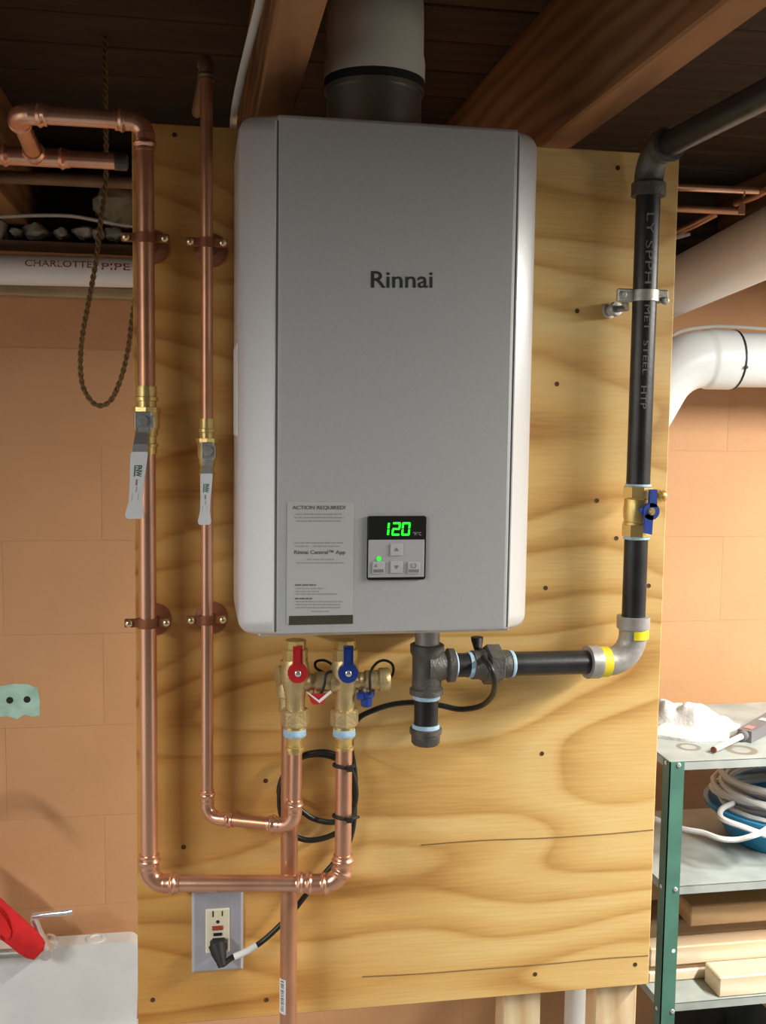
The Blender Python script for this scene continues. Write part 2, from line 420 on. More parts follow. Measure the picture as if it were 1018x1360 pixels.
# painted blocks laid in courses; the ones in sight are pieces of their own
proto = None; bw, bh, jt = .405, .2, .0004
for r in range(10):
    z0 = -.82+r*(bh)
    for c in range(-3, 7):
        x0 = -.32+c*bw+(bw/2 if r % 2 else 0)
        if x0 > 1.75 or x0 < -1.3: continue
        if z0+bh > 1.176: continue
        if proto is None:
            p = MB().box((0, 0, 0), (bw-jt, .020, bh-jt)).build('block', 'wall', wall); proto = p
            OFF[p.name] = V(); p.location = (x0, WY, z0)
        else:
            q = proto.copy(); COL.objects.link(q); q.parent = wall; q.location = (x0, WY, z0)
struct(MB().box((-2.65, -3.2, -.95), (-2.6, WY+.2, 1.45)), 'wall_left', 'side_wall')
struct(MB().box((3.4, -3.2, -.95), (3.45, WY+.2, 1.45)), 'wall_right', 'side_wall')
struct(MB().box((-2.6, -3.2, -1.0), (3.4, WY+.2, -.95)), 'floor', 'floor')
ceil = struct(MB().box((-2.6, -3.2, JZ+.215), (3.4, 1.3, JZ+.235)), 'ceiling', 'subfloor')
pl = None
y = -1.15
while y < 1.25:
    if pl is None:
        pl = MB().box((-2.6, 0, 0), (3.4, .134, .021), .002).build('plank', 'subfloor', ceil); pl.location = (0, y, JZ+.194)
    else:
        q = pl.copy(); COL.objects.link(q); q.parent = ceil; q.location = (0, y, JZ+.194+random.uniform(-.001, .001))
    y += .138
jp = None
for k in (-3, -2, -1, 0, 1, 3, 4, 5):
    x = .158+.409*k-(.06 if k == -1 else 0)
    if jp is None:
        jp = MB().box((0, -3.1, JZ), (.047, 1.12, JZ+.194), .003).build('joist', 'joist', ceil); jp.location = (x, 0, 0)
    else:
        q = jp.copy(); COL.objects.link(q); q.parent = ceil; q.location = (x, 0, 0)
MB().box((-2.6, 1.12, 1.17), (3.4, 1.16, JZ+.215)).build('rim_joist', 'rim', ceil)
# sill plate and tan ledge along the top of the wall
t1 = struct(MB().box((-2.6, WY+.02, 1.176), (3.4, 1.12, 1.2)), 'trim_1', 'pine_dark')
ld = U(60, 386, WY-.02); struct(MB().box((-2.6, WY-.03, ld.z-.012), (.9, WY, ld.z+.012), .004), 'trim_2', 'ledge')

# paint patch on the wall, with two drill holes
pc = [(0, 911), (20, 908), (38, 909), (50, 914), (53, 930), (53, 950), (42, 952), (33, 949), (22, 955), (10, 951), (0, 952), (-14, 950), (-16, 915)]
pt = MB().prism([U(x, y, WY-.0002) for x, y in pc], (0, -.0012, 0)).build('paint_patch', 'patch', wall)
for (x, y) in ((13, 930), (36, 929)):
    MB().lathe(U(x, y, WY-.0012), (0, -1, 0), [(0, .0075), (.0006, .0072)], 12).build('drill_hole', 'slot', pt)

# ================================================================== PLYWOOD BOARD
BW, BH = .7515, 1.22
board = thing('plywood_board', (BW/2, .009, 0), 'large plywood backing board the heater and pipes are fixed to', 'board')
MB().box((0, 0, 0), (BW, .018, BH), .0012).build('sheet', 'plywood', board)
# raised fibres / split lines in the face veneer
for (pts) in ([(560, 1122), (640, 1116), (720, 1113), (800, 1108), (868, 1102)], [(482, 1297), (560, 1293), (650, 1286), (740, 1279), (800, 1273), (861, 1269)]):
    mb = MB(); P = [U(x, y, -.0002) for x, y in pts]; mb.tube(spline(P, 4), .0009, 5); mb.build('veneer_split', 'veneer_split', board)
scr = None
for (x, y) in ((232, 179), (740, 510), (767, 413), (862, 778), (725, 781), (720, 1001), (353, 1037), (203, 1328), (354, 1328), (711, 1294), (844, 1281), (821, 223), (244, 1125), (793, 665), (819, 715)):
    p = U(x, y, 0)
    if scr is None:
        s0 = p; scr = MB().lathe(p, (0, -1, 0), [(-.001, .0034), (.0004, .0034), (.0001, .0018), (.0001, 0)], 10).build('screw', 'board_screw', board)
    else: copy_part(scr, p-s0, board)
# studs carrying the board
for (xa, xb) in ((668, 718), (790, 845)):
    a = U(xa, 1340, .02).x; b = U(xb, 1340, .02).x
    single(MB().box((a, .0185, -.95), (b, .0585, 1.195), .002), 'wall_stud', 'stud', ((a+b)/2, .038, -.95),
           'pine stud under the board, beside the white pipe, with knotty face' if xa > 700 else 'pine stud under the board, on the heater drain side', 'stud')

# ================================================================== WATER HEATER
HX0, HX1, HZ0, HZ1 = .1300, .4905, .5835, 1.1905
HCX = (HX0+HX1)/2; HCZ = (HZ0+HZ1)/2
heater = thing('water_heater', (HCX, -.1, HZ0), 'tall silver tankless water heater with green lit display', 'water heater')
def rrect(hw, hh, r, n=8):
    out = []
    for (sx, sz, a0) in ((1, 1, 0), (-1, 1, PI/2), (-1, -1, PI), (1, -1, 1.5*PI)):
        for k in range(n+1):
            a = a0+PI/2*k/n; out.append((sx*(hw-r)+r*math.cos(a), sz*(hh-r)+r*math.sin(a)))
    return out
hw, hh = (HX1-HX0)/2, (HZ1-HZ0)/2
IX, FD = .047, .214
rings = [(0, 0, -.001, .018), (0, 0, -.158, .018), (.0004, .0001, -.1625, .018), (.0022, .0005, -.1665, .0185)]
for k in range(1, 8):
    q = k/8; rings.append((.0022+(IX-.0022)*q, .0005+.0075*q, -.1665-(FD-.0015-.1665)*q**.92, .0185+.003*q))
rings.append((IX, .010, -FD, .022))
mb = MB(); n = 36; vs = []
for (ix, iz, y, r) in rings:
    vs += [V((HCX+x, y, HCZ+z)) for x, z in rrect(hw-ix, hh-iz, r)]
fs = [(i*n+k, i*n+(k+1) % n, (i+1)*n+(k+1) % n, (i+1)*n+k) for i in range(len(rings)-1) for k in range(n)]
mb.add(vs, fs, True); mb.add(vs[:n], [tuple(range(n))]); mb.add(vs[-n:], [tuple(range(n))[::-1]])
mb.build('case', 'silver_lit', heater)
# front panel between the two vertical seams, a hair proud of the case
FX0 = U(369, 500, -FD).x; FX1 = U(680, 500, -FD).x; FY = -FD-.0035
mb = MB(); prof = []
for (x, y) in ((FX0, -.200), (FX0, FY+.0022), (FX0+.0012, FY+.0006), (FX0+.004, FY), (FX1-.004, FY), (FX1-.0012, FY+.0006), (FX1, FY+.0022), (FX1, -.200)): prof.append((x, y))
zz = [(HZ0+.0095, .004), (HZ0+.0105, .0012), (HZ0+.0135, 0), (HZ1-.0135, 0), (HZ1-.0105, .0012), (HZ1-.0095, .004)]
vs = [V((x, y+dy, z)) for z, dy in zz for x, y in prof]; q = len(prof)
mb.add(vs, [(i*q+k, i*q+k+1, (i+1)*q+k+1, (i+1)*q+k) for i in range(len(zz)-1) for k in range(q-1)])
mb.build('front_panel', 'silver', heater)
for (x, s) in ((FX0, -1), (FX1, 1)):
    MB().box((x+s*.0002, -FD-.0004, HZ0+.012), (x+s*.0022, -FD+.004, HZ1-.016)).build('seam', 'seam', heater)
    MB().box((x+s*.0024, -FD-.0012, HZ0+.012), (x+s*.0040, -FD+.004, HZ1-.016), .0004).build('seam_highlight', 'seam_light', heater)  # pale strip paints a highlight along the seam
# bottom tray
MB().box((HX0+.024, -.175, HZ0-.0015), (HX1-.024, -.02, HZ0+.004), .002).build('bottom_plate', 'silver', heater)
# maker's name
FYt = FY-.0004
text_on('Rinnai', rect_map(493, 360, 575, 382.5, FYt), 'maker_name', 'logo', heater, .012)
# paper notice
la, lb, lc = U(381, 829, FYt), U(469, 826, FYt), U(383, 667, FYt)
notice = MB().box((la.x, FY-.0006, la.z), (lb.x, FY+.0004, lc.z)).build('paper_notice', 'paper', heater)
OFF[notice.name] = OFF[heater.name]
LY = FY-.0009
def lab(txt, a, b, c, d, ink='ink', bold=.02): text_on(txt, rect_map(a, b, c, d, LY), 'notice_print', ink, notice, bold)
lab('ACTION REQUIRED!', 388.5, 671.5, 459, 677.5)
lab('Rinnai Central\u2122 App', 391, 730.5, 459, 737.5)
def line(x0, x1, y, h=1.6, ink='ink_faint'):
    a = U(x0, y+h/2, LY); b = U(x1, y-h/2, LY)
    mb = MB(); n = max(3, int((x1-x0)/5)); x = x0
    while x < x1-1:     # words
        wl = random.uniform(4, 9); e = min(x1, x+wl); a = U(x, y+h/2, LY); b = U(e, y-h/2, LY)
        mb.add([(a.x, LY, a.z), (b.x, LY, a.z), (b.x, LY, b.z), (a.x, LY, b.z)], [(0, 1, 2, 3)]); x = e+1.2
    mb.build('notice_line', ink, notice)
for (x0, x1, y) in ((393, 455, 683), (391, 457, 687.5), (394, 454, 692), (391, 458, 721), (392, 410, 725.5), (416, 452, 725.5), (408, 444, 743), (394, 457, 747.5),
                    (393, 429, 781.5), (393, 424, 785.5), (393, 450, 789), (393, 455, 799), (393, 452, 803), (393, 452, 807), (414, 438, 812)): line(x0, x1, y)
line(392, 420, 777, 2, 'ink'); line(392, 415, 795, 2, 'ink')
a = U(384, 830, FYt); b = U(469, 816.5, FYt)
ft = MB().box((a.x, FY-.0008, a.z), (b.x, FY+.0004, b.z)).build('notice_footer', 'footer', notice)
LYf = FY-.0012
# control panel
a = U(487, 770, FYt); b = U(566, 685, FYt)
ctl = MB()
poly = [V(((a.x+b.x)/2+x, FY+.001, (a.z+b.z)/2+z)) for x, z in rrect((b.x-a.x)/2, (b.z-a.z)/2, .0028, 4)]
ctl.prism(poly, (0, -.0045, 0)); ctl = ctl.build('control_panel', 'bezel', heater); OFF[ctl.name] = OFF[heater.name]
CY = FY-.0035
def crect(x0, y0, x1, y1, y, t, name, m, parent=ctl, bev=.0004):
    a = U(x0, y1, y); b = U(x1, y0, y); return MB().box((a.x, y, a.z), (b.x, y-t, b.z), bev).build(name, m, parent)
crect(489.5, 686.5, 563.5, 714.5, CY+.0004, .0008, 'screen', 'screen')
crect(489, 716.5, 564, 767, CY+.0004, .0009, 'keypad', 'key_panel')
def seg_digit(x0, y0, x1, y1, segs):
    mb = MB(); yy = CY-.0006; t = (x1-x0)*.24 if x1-x0 > 5 else 3; ym = (y0+y1)/2
    R = {'a': (x0+1, y0, x1-1, y0+t), 'd': (x0+1, y1-t, x1-1, y1), 'g': (x0+1, ym-t/2, x1-1, ym+t/2),
         'f': (x0, y0+1, x0+t, ym-.6), 'e': (x0, ym+.6, x0+t, y1-1), 'b': (x1-t, y0+1, x1, ym-.6), 'c': (x1-t, ym+.6, x1, y1-1)}
    for s in segs:
        a = U(R[s][0], R[s][3], yy); b = U(R[s][2], R[s][1], yy)
        sl = lambda z: (z-U(530, 712, yy).z)*.08
        mb.add([(a.x+sl(a.z), yy, a.z), (b.x+sl(a.z), yy, a.z), (b.x+sl(b.z), yy, b.z), (a.x+sl(b.z), yy, b.z)], [(0, 1, 2, 3)])
    mb.build('digit', 'led', ctl)
seg_digit(512, 693.5, 517, 711.5, 'bc'); seg_digit(520, 693.5, 531.5, 711.5, 'abged'); seg_digit(533, 693.5, 544.5, 711.5, 'abcdef')
text_on('\u00b0F/\u00b0C', rect_map(549, 706.5, 560, 711, CY-.0006), 'screen_unit', 'key_panel', ctl)
KY = CY-.0005
for (x0, y0, x1, y1, kind) in ((519, 722, 535, 738, 'up'), (519, 745, 535, 761, 'dn'), (495, 746, 511, 762, 'bar'), (542, 746, 558, 762, 'bar')):
    k = crect(x0, y0, x1, y1, KY, .0018, 'button', 'key'); OFF[k.name] = OFF[heater.name]
    yy = KY-.0021; cx = (x0+x1)/2; cy = (y0+y1)/2
    if kind == 'bar':
        crect(x0+1, y1-6, x1-1, y1-1.5, KY-.0016, .0005, 'button_legend', 'key_dark', k)
        if x0 < 500: MB().add([U(x0+2, y0+7, yy), U(x0+5, y0+3, yy), U(x0+6, y0+7, yy)], [(0, 1, 2)]).build('button_mark', 'key_dark', k)
        else:
            c0 = U(cx, y0+5, yy); MB().tube([c0+V((.003*math.cos(q), 0, .003*math.sin(q))) for q in [i*PI/8-PI*1.3 for i in range(14)]], .0004, 4).build('button_mark', 'key_dark', k)
    else:
        s = 1 if kind == 'up' else -1
        MB().add([U(cx-3, cy+2*s, yy), U(cx+3, cy+2*s, yy), U(cx, cy-3*s, yy)], [(0, 1, 2)]).build('button_mark', 'key_dark', k)
MB().lathe(U(503.5, 742, KY), (0, -1, 0), [(0, .0026), (.0012, .0022), (.0015, 0)], 10).build('power_light', 'led', ctl)
# rating label on the side of the case
MB().box((HX0-.0008, -.145, U(305, 578, -.08).z), (HX0+.001, -.02, U(305, 460, -.08).z)).build('side_label', 'tag', heater)
# sleeves at the underside
for (px, r, m) in ((392, .016, 'white_plastic'), (460, .016, 'white_plastic')):
    c = U(px, 850, -.09); MB().lathe((c.x, -.09, HZ0+.004), (0, 0, -1), [(0, r), (.006, r), (.009, r*.85)], 18).build('port_ring', m, heater)

# ------------------------------------------------------------------ flue
vc = V((.2987, -.10, HZ1)); VR = .0605
flue = thing('flue_elbow', tuple(vc), 'grey plastic flue elbow rising from the heater into the joists', 'vent')
MB().lathe(vc, (0, 0, 1), [(0, VR*.97), (.052, VR*.97), (.052, VR*1.02), (.058, VR*1.02), (.060, VR*.95)], 32).build('collar', 'vent_metal', flue)
MB().lathe(vc+V((0, 0, .0585)), (0, 0, 1), [(0, VR*.98), (0, VR*1.03), (.010, VR*1.03), (.011, VR*.98)], 32).build('gasket', 'rubber', flue)
mb = MB(); base = vc+V((0, 0, .068))
path = elbow_path(base, base+V((0, 0, .115)), base+V((.16, .90, .115)), .072, 18)
pts, L = resample(path, 90)
mb.tube(pts, [VR*1.035 if i < 3 else VR*(1.0 if i < 22 else .985) for i in range(90)], 32); mb.build('elbow', 'vent', flue)

# ================================================================== COPPER
XB, YB, RB = .0185, -.045, .0111       # large run
XS, YS, RS = .0945, -.036, .0080       # small run
YV = -.09
XRED, XBLU = .2064, .2712
GRP = None
# ---- upper part of the large run: main behind, tee, riser, elbow, drop
zt = U(110, 156, YB).z
xl = U(22, 162, YB).x
up = thing('copper_pipe', (XB, YB, .9), 'thick copper pipe that turns along the joists above its long-levered ball valve', 'pipe')
MB().tube([(XB, YB, U(196, 530, YB).z), (XB, YB, zt-.02)], RB, 20).build('drop_pipe', 'copper_dull', up)
el = press_elbow(MB(), (XB, YB, zt), (0, 0, -1), (-1, 0, 0), RB, .036, .019).build('elbow', 'copper', up)
MB().tube([(XB-.02, YB, zt), (xl+.02, YB, zt)], RB, 20).build('cross_pipe', 'copper', up)
press_elbow(MB(), (xl, YB, zt), (1, 0, 0), (0, 1, -.10), RB, .036, .019).build('elbow', 'copper', up)
ym = U(40, 200, .11).y; tee = V((xl, .11, zt-.0155))
MB().tube([(xl, YB+.015, zt-.0015), (tee.x, tee.y, tee.z)], RB, 20).build('riser', 'copper', up)
mb = MB(); mb.tube([tee+V((-.05, 0, 0)), tee+V((.045, 0, 0))], RB*1.12, 18)
for dx in (-.04, .035): mb.lathe(tee+V((dx, 0, 0)), (1, 0, 0), [(-.005, RB*1.1), (0, RB*1.4), (.005, RB*1.1)], 18)
mb.lathe(tee, (0, -1, .1), [(0, RB*1.12), (.018, RB*1.12), (.022, RB*1.38), (.027, RB*1.12)], 18); mb.build('tee', 'copper', up)
MB().tube([tee+V((-1.2, 0, 0)), tee+V((.105, 0, 0))], RB, 20).build('main_pipe', 'copper', up)
MB().lathe(tee+V((.105, 0, 0)), (1, 0, 0), [(0, RB*1.1), (.016, RB*1.1), (.018, RB*.7)], 18).build('end_cap', 'iron_fit', up)

# ---- small run, upper
zs = U(264, 78, YS).z
us = thing('copper_pipe', (XS, YS, .85), 'slim copper pipe beside the heater, rising past the board top', 'pipe')
MB().tube([(XS, YS, U(277, 575, YS).z), (XS, YS, zs-.01)], RS, 18).build('riser', 'copper_dull', us)
press_elbow(MB(), (XS, YS, zs), (0, 0, -1), (-.05, 1, 0), RS, .026, .014).build('elbow', 'copper_dark', us)
MB().tube([(XS, YS+.015, zs), (XS-.012, YS+.24, zs)], RS, 16).build('return_pipe', 'copper_dark', us)

# ---- large run, lower: drop, elbow, cross pipe, elbow, riser to the blue valve
zl = U(300, 1167, YB).z
lo = thing('copper_pipe', (XB, YB, .5), 'thick copper pipe from the big ball valve down and across to the blue-handled valve', 'pipe')
MB().tube([(XB, YB, U(197, 585, YB).z), (XB, YB, zl+.02)], RB, 20).build('drop_pipe', 'copper', lo)
pe = V((XBLU, YV, zl+.004)); dcr = (pe-V((XB, YB, zl))).normalized()
press_elbow(MB(), (XB, YB, zl), (0, 0, 1), dcr, RB, .040, .020).build('elbow', 'copper', lo)
MB().tube([V((XB, YB, zl))+dcr*.02, pe-dcr*.03], RB, 20).build('cross_pipe', 'copper', lo)
# long street elbow with several beads
path = elbow_path(pe-dcr*.062, pe, pe+V((0, 0, .040)), .026, 16); pts, L = resample(path, 90)
rad = []
for i in range(90):
    s = L*i/89; R = RB*1.12
    for c in (.006, .018, .038, L-.008, L-.024): R += RB*.24*math.exp(-((s-c)/.003)**2)
    rad.append(R)
MB().tube(pts, rad, 20).build('street_elbow', 'copper', lo)
MB().tube([pe+V((0, 0, .02)), (XBLU, YV, U(458, 992, YV).z)], RB, 20).build('riser', 'copper', lo)
# ---- small run, lower
z2 = U(330, 1083, YS).z
ls = thing('copper_pipe', (XS, YS, .5), 'slim copper pipe from the small ball valve down and across to the red-handled valve', 'pipe')
MB().tube([(XS, YS, U(278, 625, YS).z), (XS, YS, z2+.015)], RS, 18).build('drop_pipe', 'copper', ls)
ps = V((XRED, YV, z2+.003)); dc2 = (ps-V((XS, YS, z2))).normalized()
press_elbow(MB(), (XS, YS, z2), (0, 0, 1), dc2, RS, .038, .017).build('elbow', 'copper', ls)
MB().tube([V((XS, YS, z2))+dc2*.015, ps-dc2*.02], RS, 18).build('cross_pipe', 'copper_dull', ls)
press_elbow(MB(), ps, -dc2, (0, 0, 1), RS*1.12, .036, .019).build('elbow', 'copper', ls)
MB().tube([ps+V((0, 0, .015)), (XRED+.001, YV, U(393, 992, YV).z)], RS*1.12, 18).build('riser', 'copper', ls)

# ---- relief drain
XR, YR = .2035, -.050
rd = thing('drain_pipe', (XR, YR, -.9), 'straight copper relief drain with a barcode sticker, running below the board', 'pipe')
MB().tube([(XR, YR, -.9), (XR, YR, U(379, 935, YR).z)], RB*1.04, 20).build('pipe', 'copper_dull', rd)
mb = MB(); z0 = U(385, 1347, -.06).z; z1 = U(385, 1301, -.06).z; R2 = RB*1.04+.0005
vs = []
for z in (z0, z1):
    for k in range(7):
        q = PI*(1.02+.36*k/6); vs.append((XR+R2*math.cos(q), YR+R2*math.sin(q), z))
mb.add(vs, [(k, k+1, 8+k, 7+k) for k in range(6)], True); stk = mb.build('sticker', 'tag', rd)
mb = MB(); z = z0+.004; R3 = R2+.0004
while z < z1-.004:
    h = random.uniform(.0006, .0022); vs = []
    for zz_ in (z, z+h):
        for k in range(4):
            q = PI*(1.16+.14*k/3); vs.append((XR+R3*math.cos(q), YR+R3*math.sin(q), zz_))
    mb.add(vs, [(k, k+1, 5+k, 4+k) for k in range(3)]); z += h+random.uniform(.0008, .002)
mb.build('barcode', 'ink', rd)

# ---- bell hangers
def hanger(x, yc, z, r, label):
    t = thing('pipe_hanger', (x, 0, z), label, 'pipe hanger')
    MB().lathe((x+.006, 0, z-.004), (0, -1, 0), [(0, .022), (.002, .022), (.005, .016), (.007, .008), (.012, .007)], 22).build('base_plate', 'hanger', t)
    MB().tube([(x+.003, -.006, z-.002), (x, yc+r, z)], .0055, 10).build('post', 'hanger', t)
    MB().lathe((x, yc, z-.0062), (0, 0, 1), [(0, r*1.02), (0, r+.0022), (.0124, r+.0022), (.0124, r*1.02)], 22).build('band', 'hanger', t)
    for s in (-1, 1):
        e = MB().box((x+s*(r+.0005), yc-.003, z-.0055), (x+s*(r+.0185), yc+.003, z+.0055), .0012).build('ear', 'hanger', t); OFF[e.name] = OFF[t.name]
        MB().lathe((x+s*(r+.0125), yc-.003, z), (0, -1, 0), [(0, .0052), (.002, .0050), (.0036, .0034), (.0042, .0012), (.0042, 0)], 14).build('screw', 'screw', e)
hanger(XB, YB, U(192, 316, YB).z, RB, 'copper bell hanger on the thick pipe above its ball valve')
hanger(XS, YS, U(270, 322, YS).z, RS, 'copper bell hanger on the slim pipe above its ball valve')
hanger(XB, YB, U(200, 827, YB).z, RB, 'copper bell hanger on the thick pipe below its ball valve')
hanger(XS, YS, U(278, 823, YS).z, RS, 'copper bell hanger on the slim pipe below its ball valve')

# ---- ball valves with white levers
def ball_valve(x, y, ztop, zbot, r, lever, label):
    t = thing('ball_valve', (x, y, zbot), label, 'valve'); H = ztop-zbot
    pr = []
    def add(*a): pr.extend(a)
    add((0, r*1.15), (.10*H, r*1.15), (.11*H, r*1.32), (.15*H, r*1.32), (.16*H, r*1.12), (.26*H, r*1.12), (.27*H, r*1.25), (.34*H, r*1.3), (.40*H, r*1.5), (.58*H, r*1.5), (.62*H, r*1.45))
    MB().lathe((x, y, zbot), (0, 0, 1), pr, 20).build('body', 'brass', t)
    MB().lathe((x, y, zbot+.60*H), (0, 0, 1), [(0, r*1.5), (.002, r*1.66), (.09*H, r*1.66), (.095*H, r*1.5)], 8, False).build('hex_nut', 'brass', t)
    MB().lathe((x, y, zbot+.68*H), (0, 0, 1), [(0, r*1.15), (.10*H, r*1.15), (.11*H, r*1.34), (.16*H, r*1.34), (.17*H, r*1.15), (.32*H, r*1.18)], 20).build('press_end', 'brass', t)
    # stem, bracket, nut, lever
    zp = zbot+.50*H; sx, px_, yl = lever['x'], lever['tilt'], y-r*1.5
    MB().lathe((x+sx, y-r, zp), (0, -1, 0), [(0, .0062), (r*1.15, .0062)], 14).build('stem', 'brass', t)
    wd = lever['w']
    lv = MB(); yb = y-r*2.0
    lv.box((x+sx-wd*1.0, yb-.003, zp-.012), (x+sx+wd*.95, yb, zp+.011), .001); b = lv.build('bracket', 'steel', t)
    MB().lathe((x+sx, yb-.003, zp), (0, -1, 0), [(0, .0068), (.0045, .0068), (.005, .006)], 6, False).build('lever_nut', 'steel_dull', t)
    MB().box((x+sx+wd*.95, yb-.003, zp-.010), (x+sx+wd*1.25, yb+.008, zp+.006), .0008).build('stop_tab', 'steel', t)
    # cranked arm then flat coated handle
    zc, zh, ze = lever['z_crank'], lever['z_handle'], lever['z_end']; yh = yb-.019; xe = x+sx+px_
    P = [V((x+sx, yb-.0015, zp-.010)), V((x+sx+px_*.25, yh-.0015, zc)), V((x+sx+px_*.35, yh-.0015, zh))]
    mb = MB(); vs = []
    for p in P: vs += [p+V((-wd*.8, -.0015, 0)), p+V((wd*.8, -.0015, 0)), p+V((wd*.8, .0015, 0)), p+V((-wd*.8, .0015, 0))]
    mb.add(vs, [(i*4+k, i*4+(k+1) % 4, i*4+4+(k+1) % 4, i*4+4+k) for i in range(2) for k in range(4)]+[(0, 1, 2, 3), (8, 9, 10, 11)])
    mb.build('lever_arm', 'steel', t)
    mb = MB(); out = []; Ls = zh-ze
    prof = [(0, .86), (.03, .98), (.15, .96), (.5, .80), (.74, .78), (.84, .92), (.92, 1.06), (.97, 1.0), (1.0, .72)]
    Lp = [V((x+sx+px_*(.35+.65*s)-wd*k, yh-.0045, zh-Ls*s)) for s, k in prof]; Rp = [V((x+sx+px_*(.35+.65*s)+wd*k, yh-.0045, zh-Ls*s)) for s, k in prof]
    mb.prism(Lp+Rp[::-1], (0, .0065, 0)); lvh = mb.build('lever_grip', 'lever_white', t); OFF[lvh.name] = OFF[t.name]
    def mp(s0, s1, k0, k1):
        def fn(u, v):   # reads downwards
            s = s0+(s1-s0)*u; k = k0+(k1-k0)*v; return V((x+sx+px_*(.35+.65*s)+wd*k, yh-.0049, zh-Ls*s))
        return fn
    text_on('FNW', mp(.20, .37, -.25, .45), 'lever_print', 'lever_ink', lvh, .03)
    MB().add([mp(.20, .37, -.42, -.30)(u, v) for u, v in ((0, 0), (1, 0), (1, 1), (0, 1))], [(0, 1, 2, 3)]).build('lever_print', 'lever_ink', lvh)
    for (s0, s1, k0, k1) in ((.41, .50, -.3, .2), (.52, .60, -.1, .1), (.62, .72, .25, .33), (.62, .73, -.45, -.37)):
        MB().add([mp(s0, s1, k0, k1)(u, v) for u, v in ((0, .3), (1, .3), (1, .7), (0, .7))], [(0, 1, 2, 3)]).build('lever_print', 'ink_faint', lvh)
ball_valve(XB, YB, U(195, 513, YB).z, U(197, 603, YB).z, RB,
           dict(x=U(190, 563, -.075).x-XB, tilt=U(181, 640, -.09).x-U(190, 563, -.075).x-.003, w=.0105, z_crank=U(185, 590, -.09).z, z_handle=U(184, 600, -.09).z, z_end=U(180, 689, -.09).z),
           'big brass ball valve with long white lever on the thick copper pipe')
ball_valve(XS, YS, U(276, 556, YS).z, U(279, 640, YS).z, RS*1.02,
           dict(x=U(276, 598, -.06).x-XS, tilt=U(271.5, 660, -.075).x-U(276, 598, -.06).x, w=.0078, z_crank=U(275, 622, -.075).z, z_handle=U(275, 629, -.075).z, z_end=U(272, 697, -.075).z),
           'small brass ball valve with white lever on the slim copper pipe')

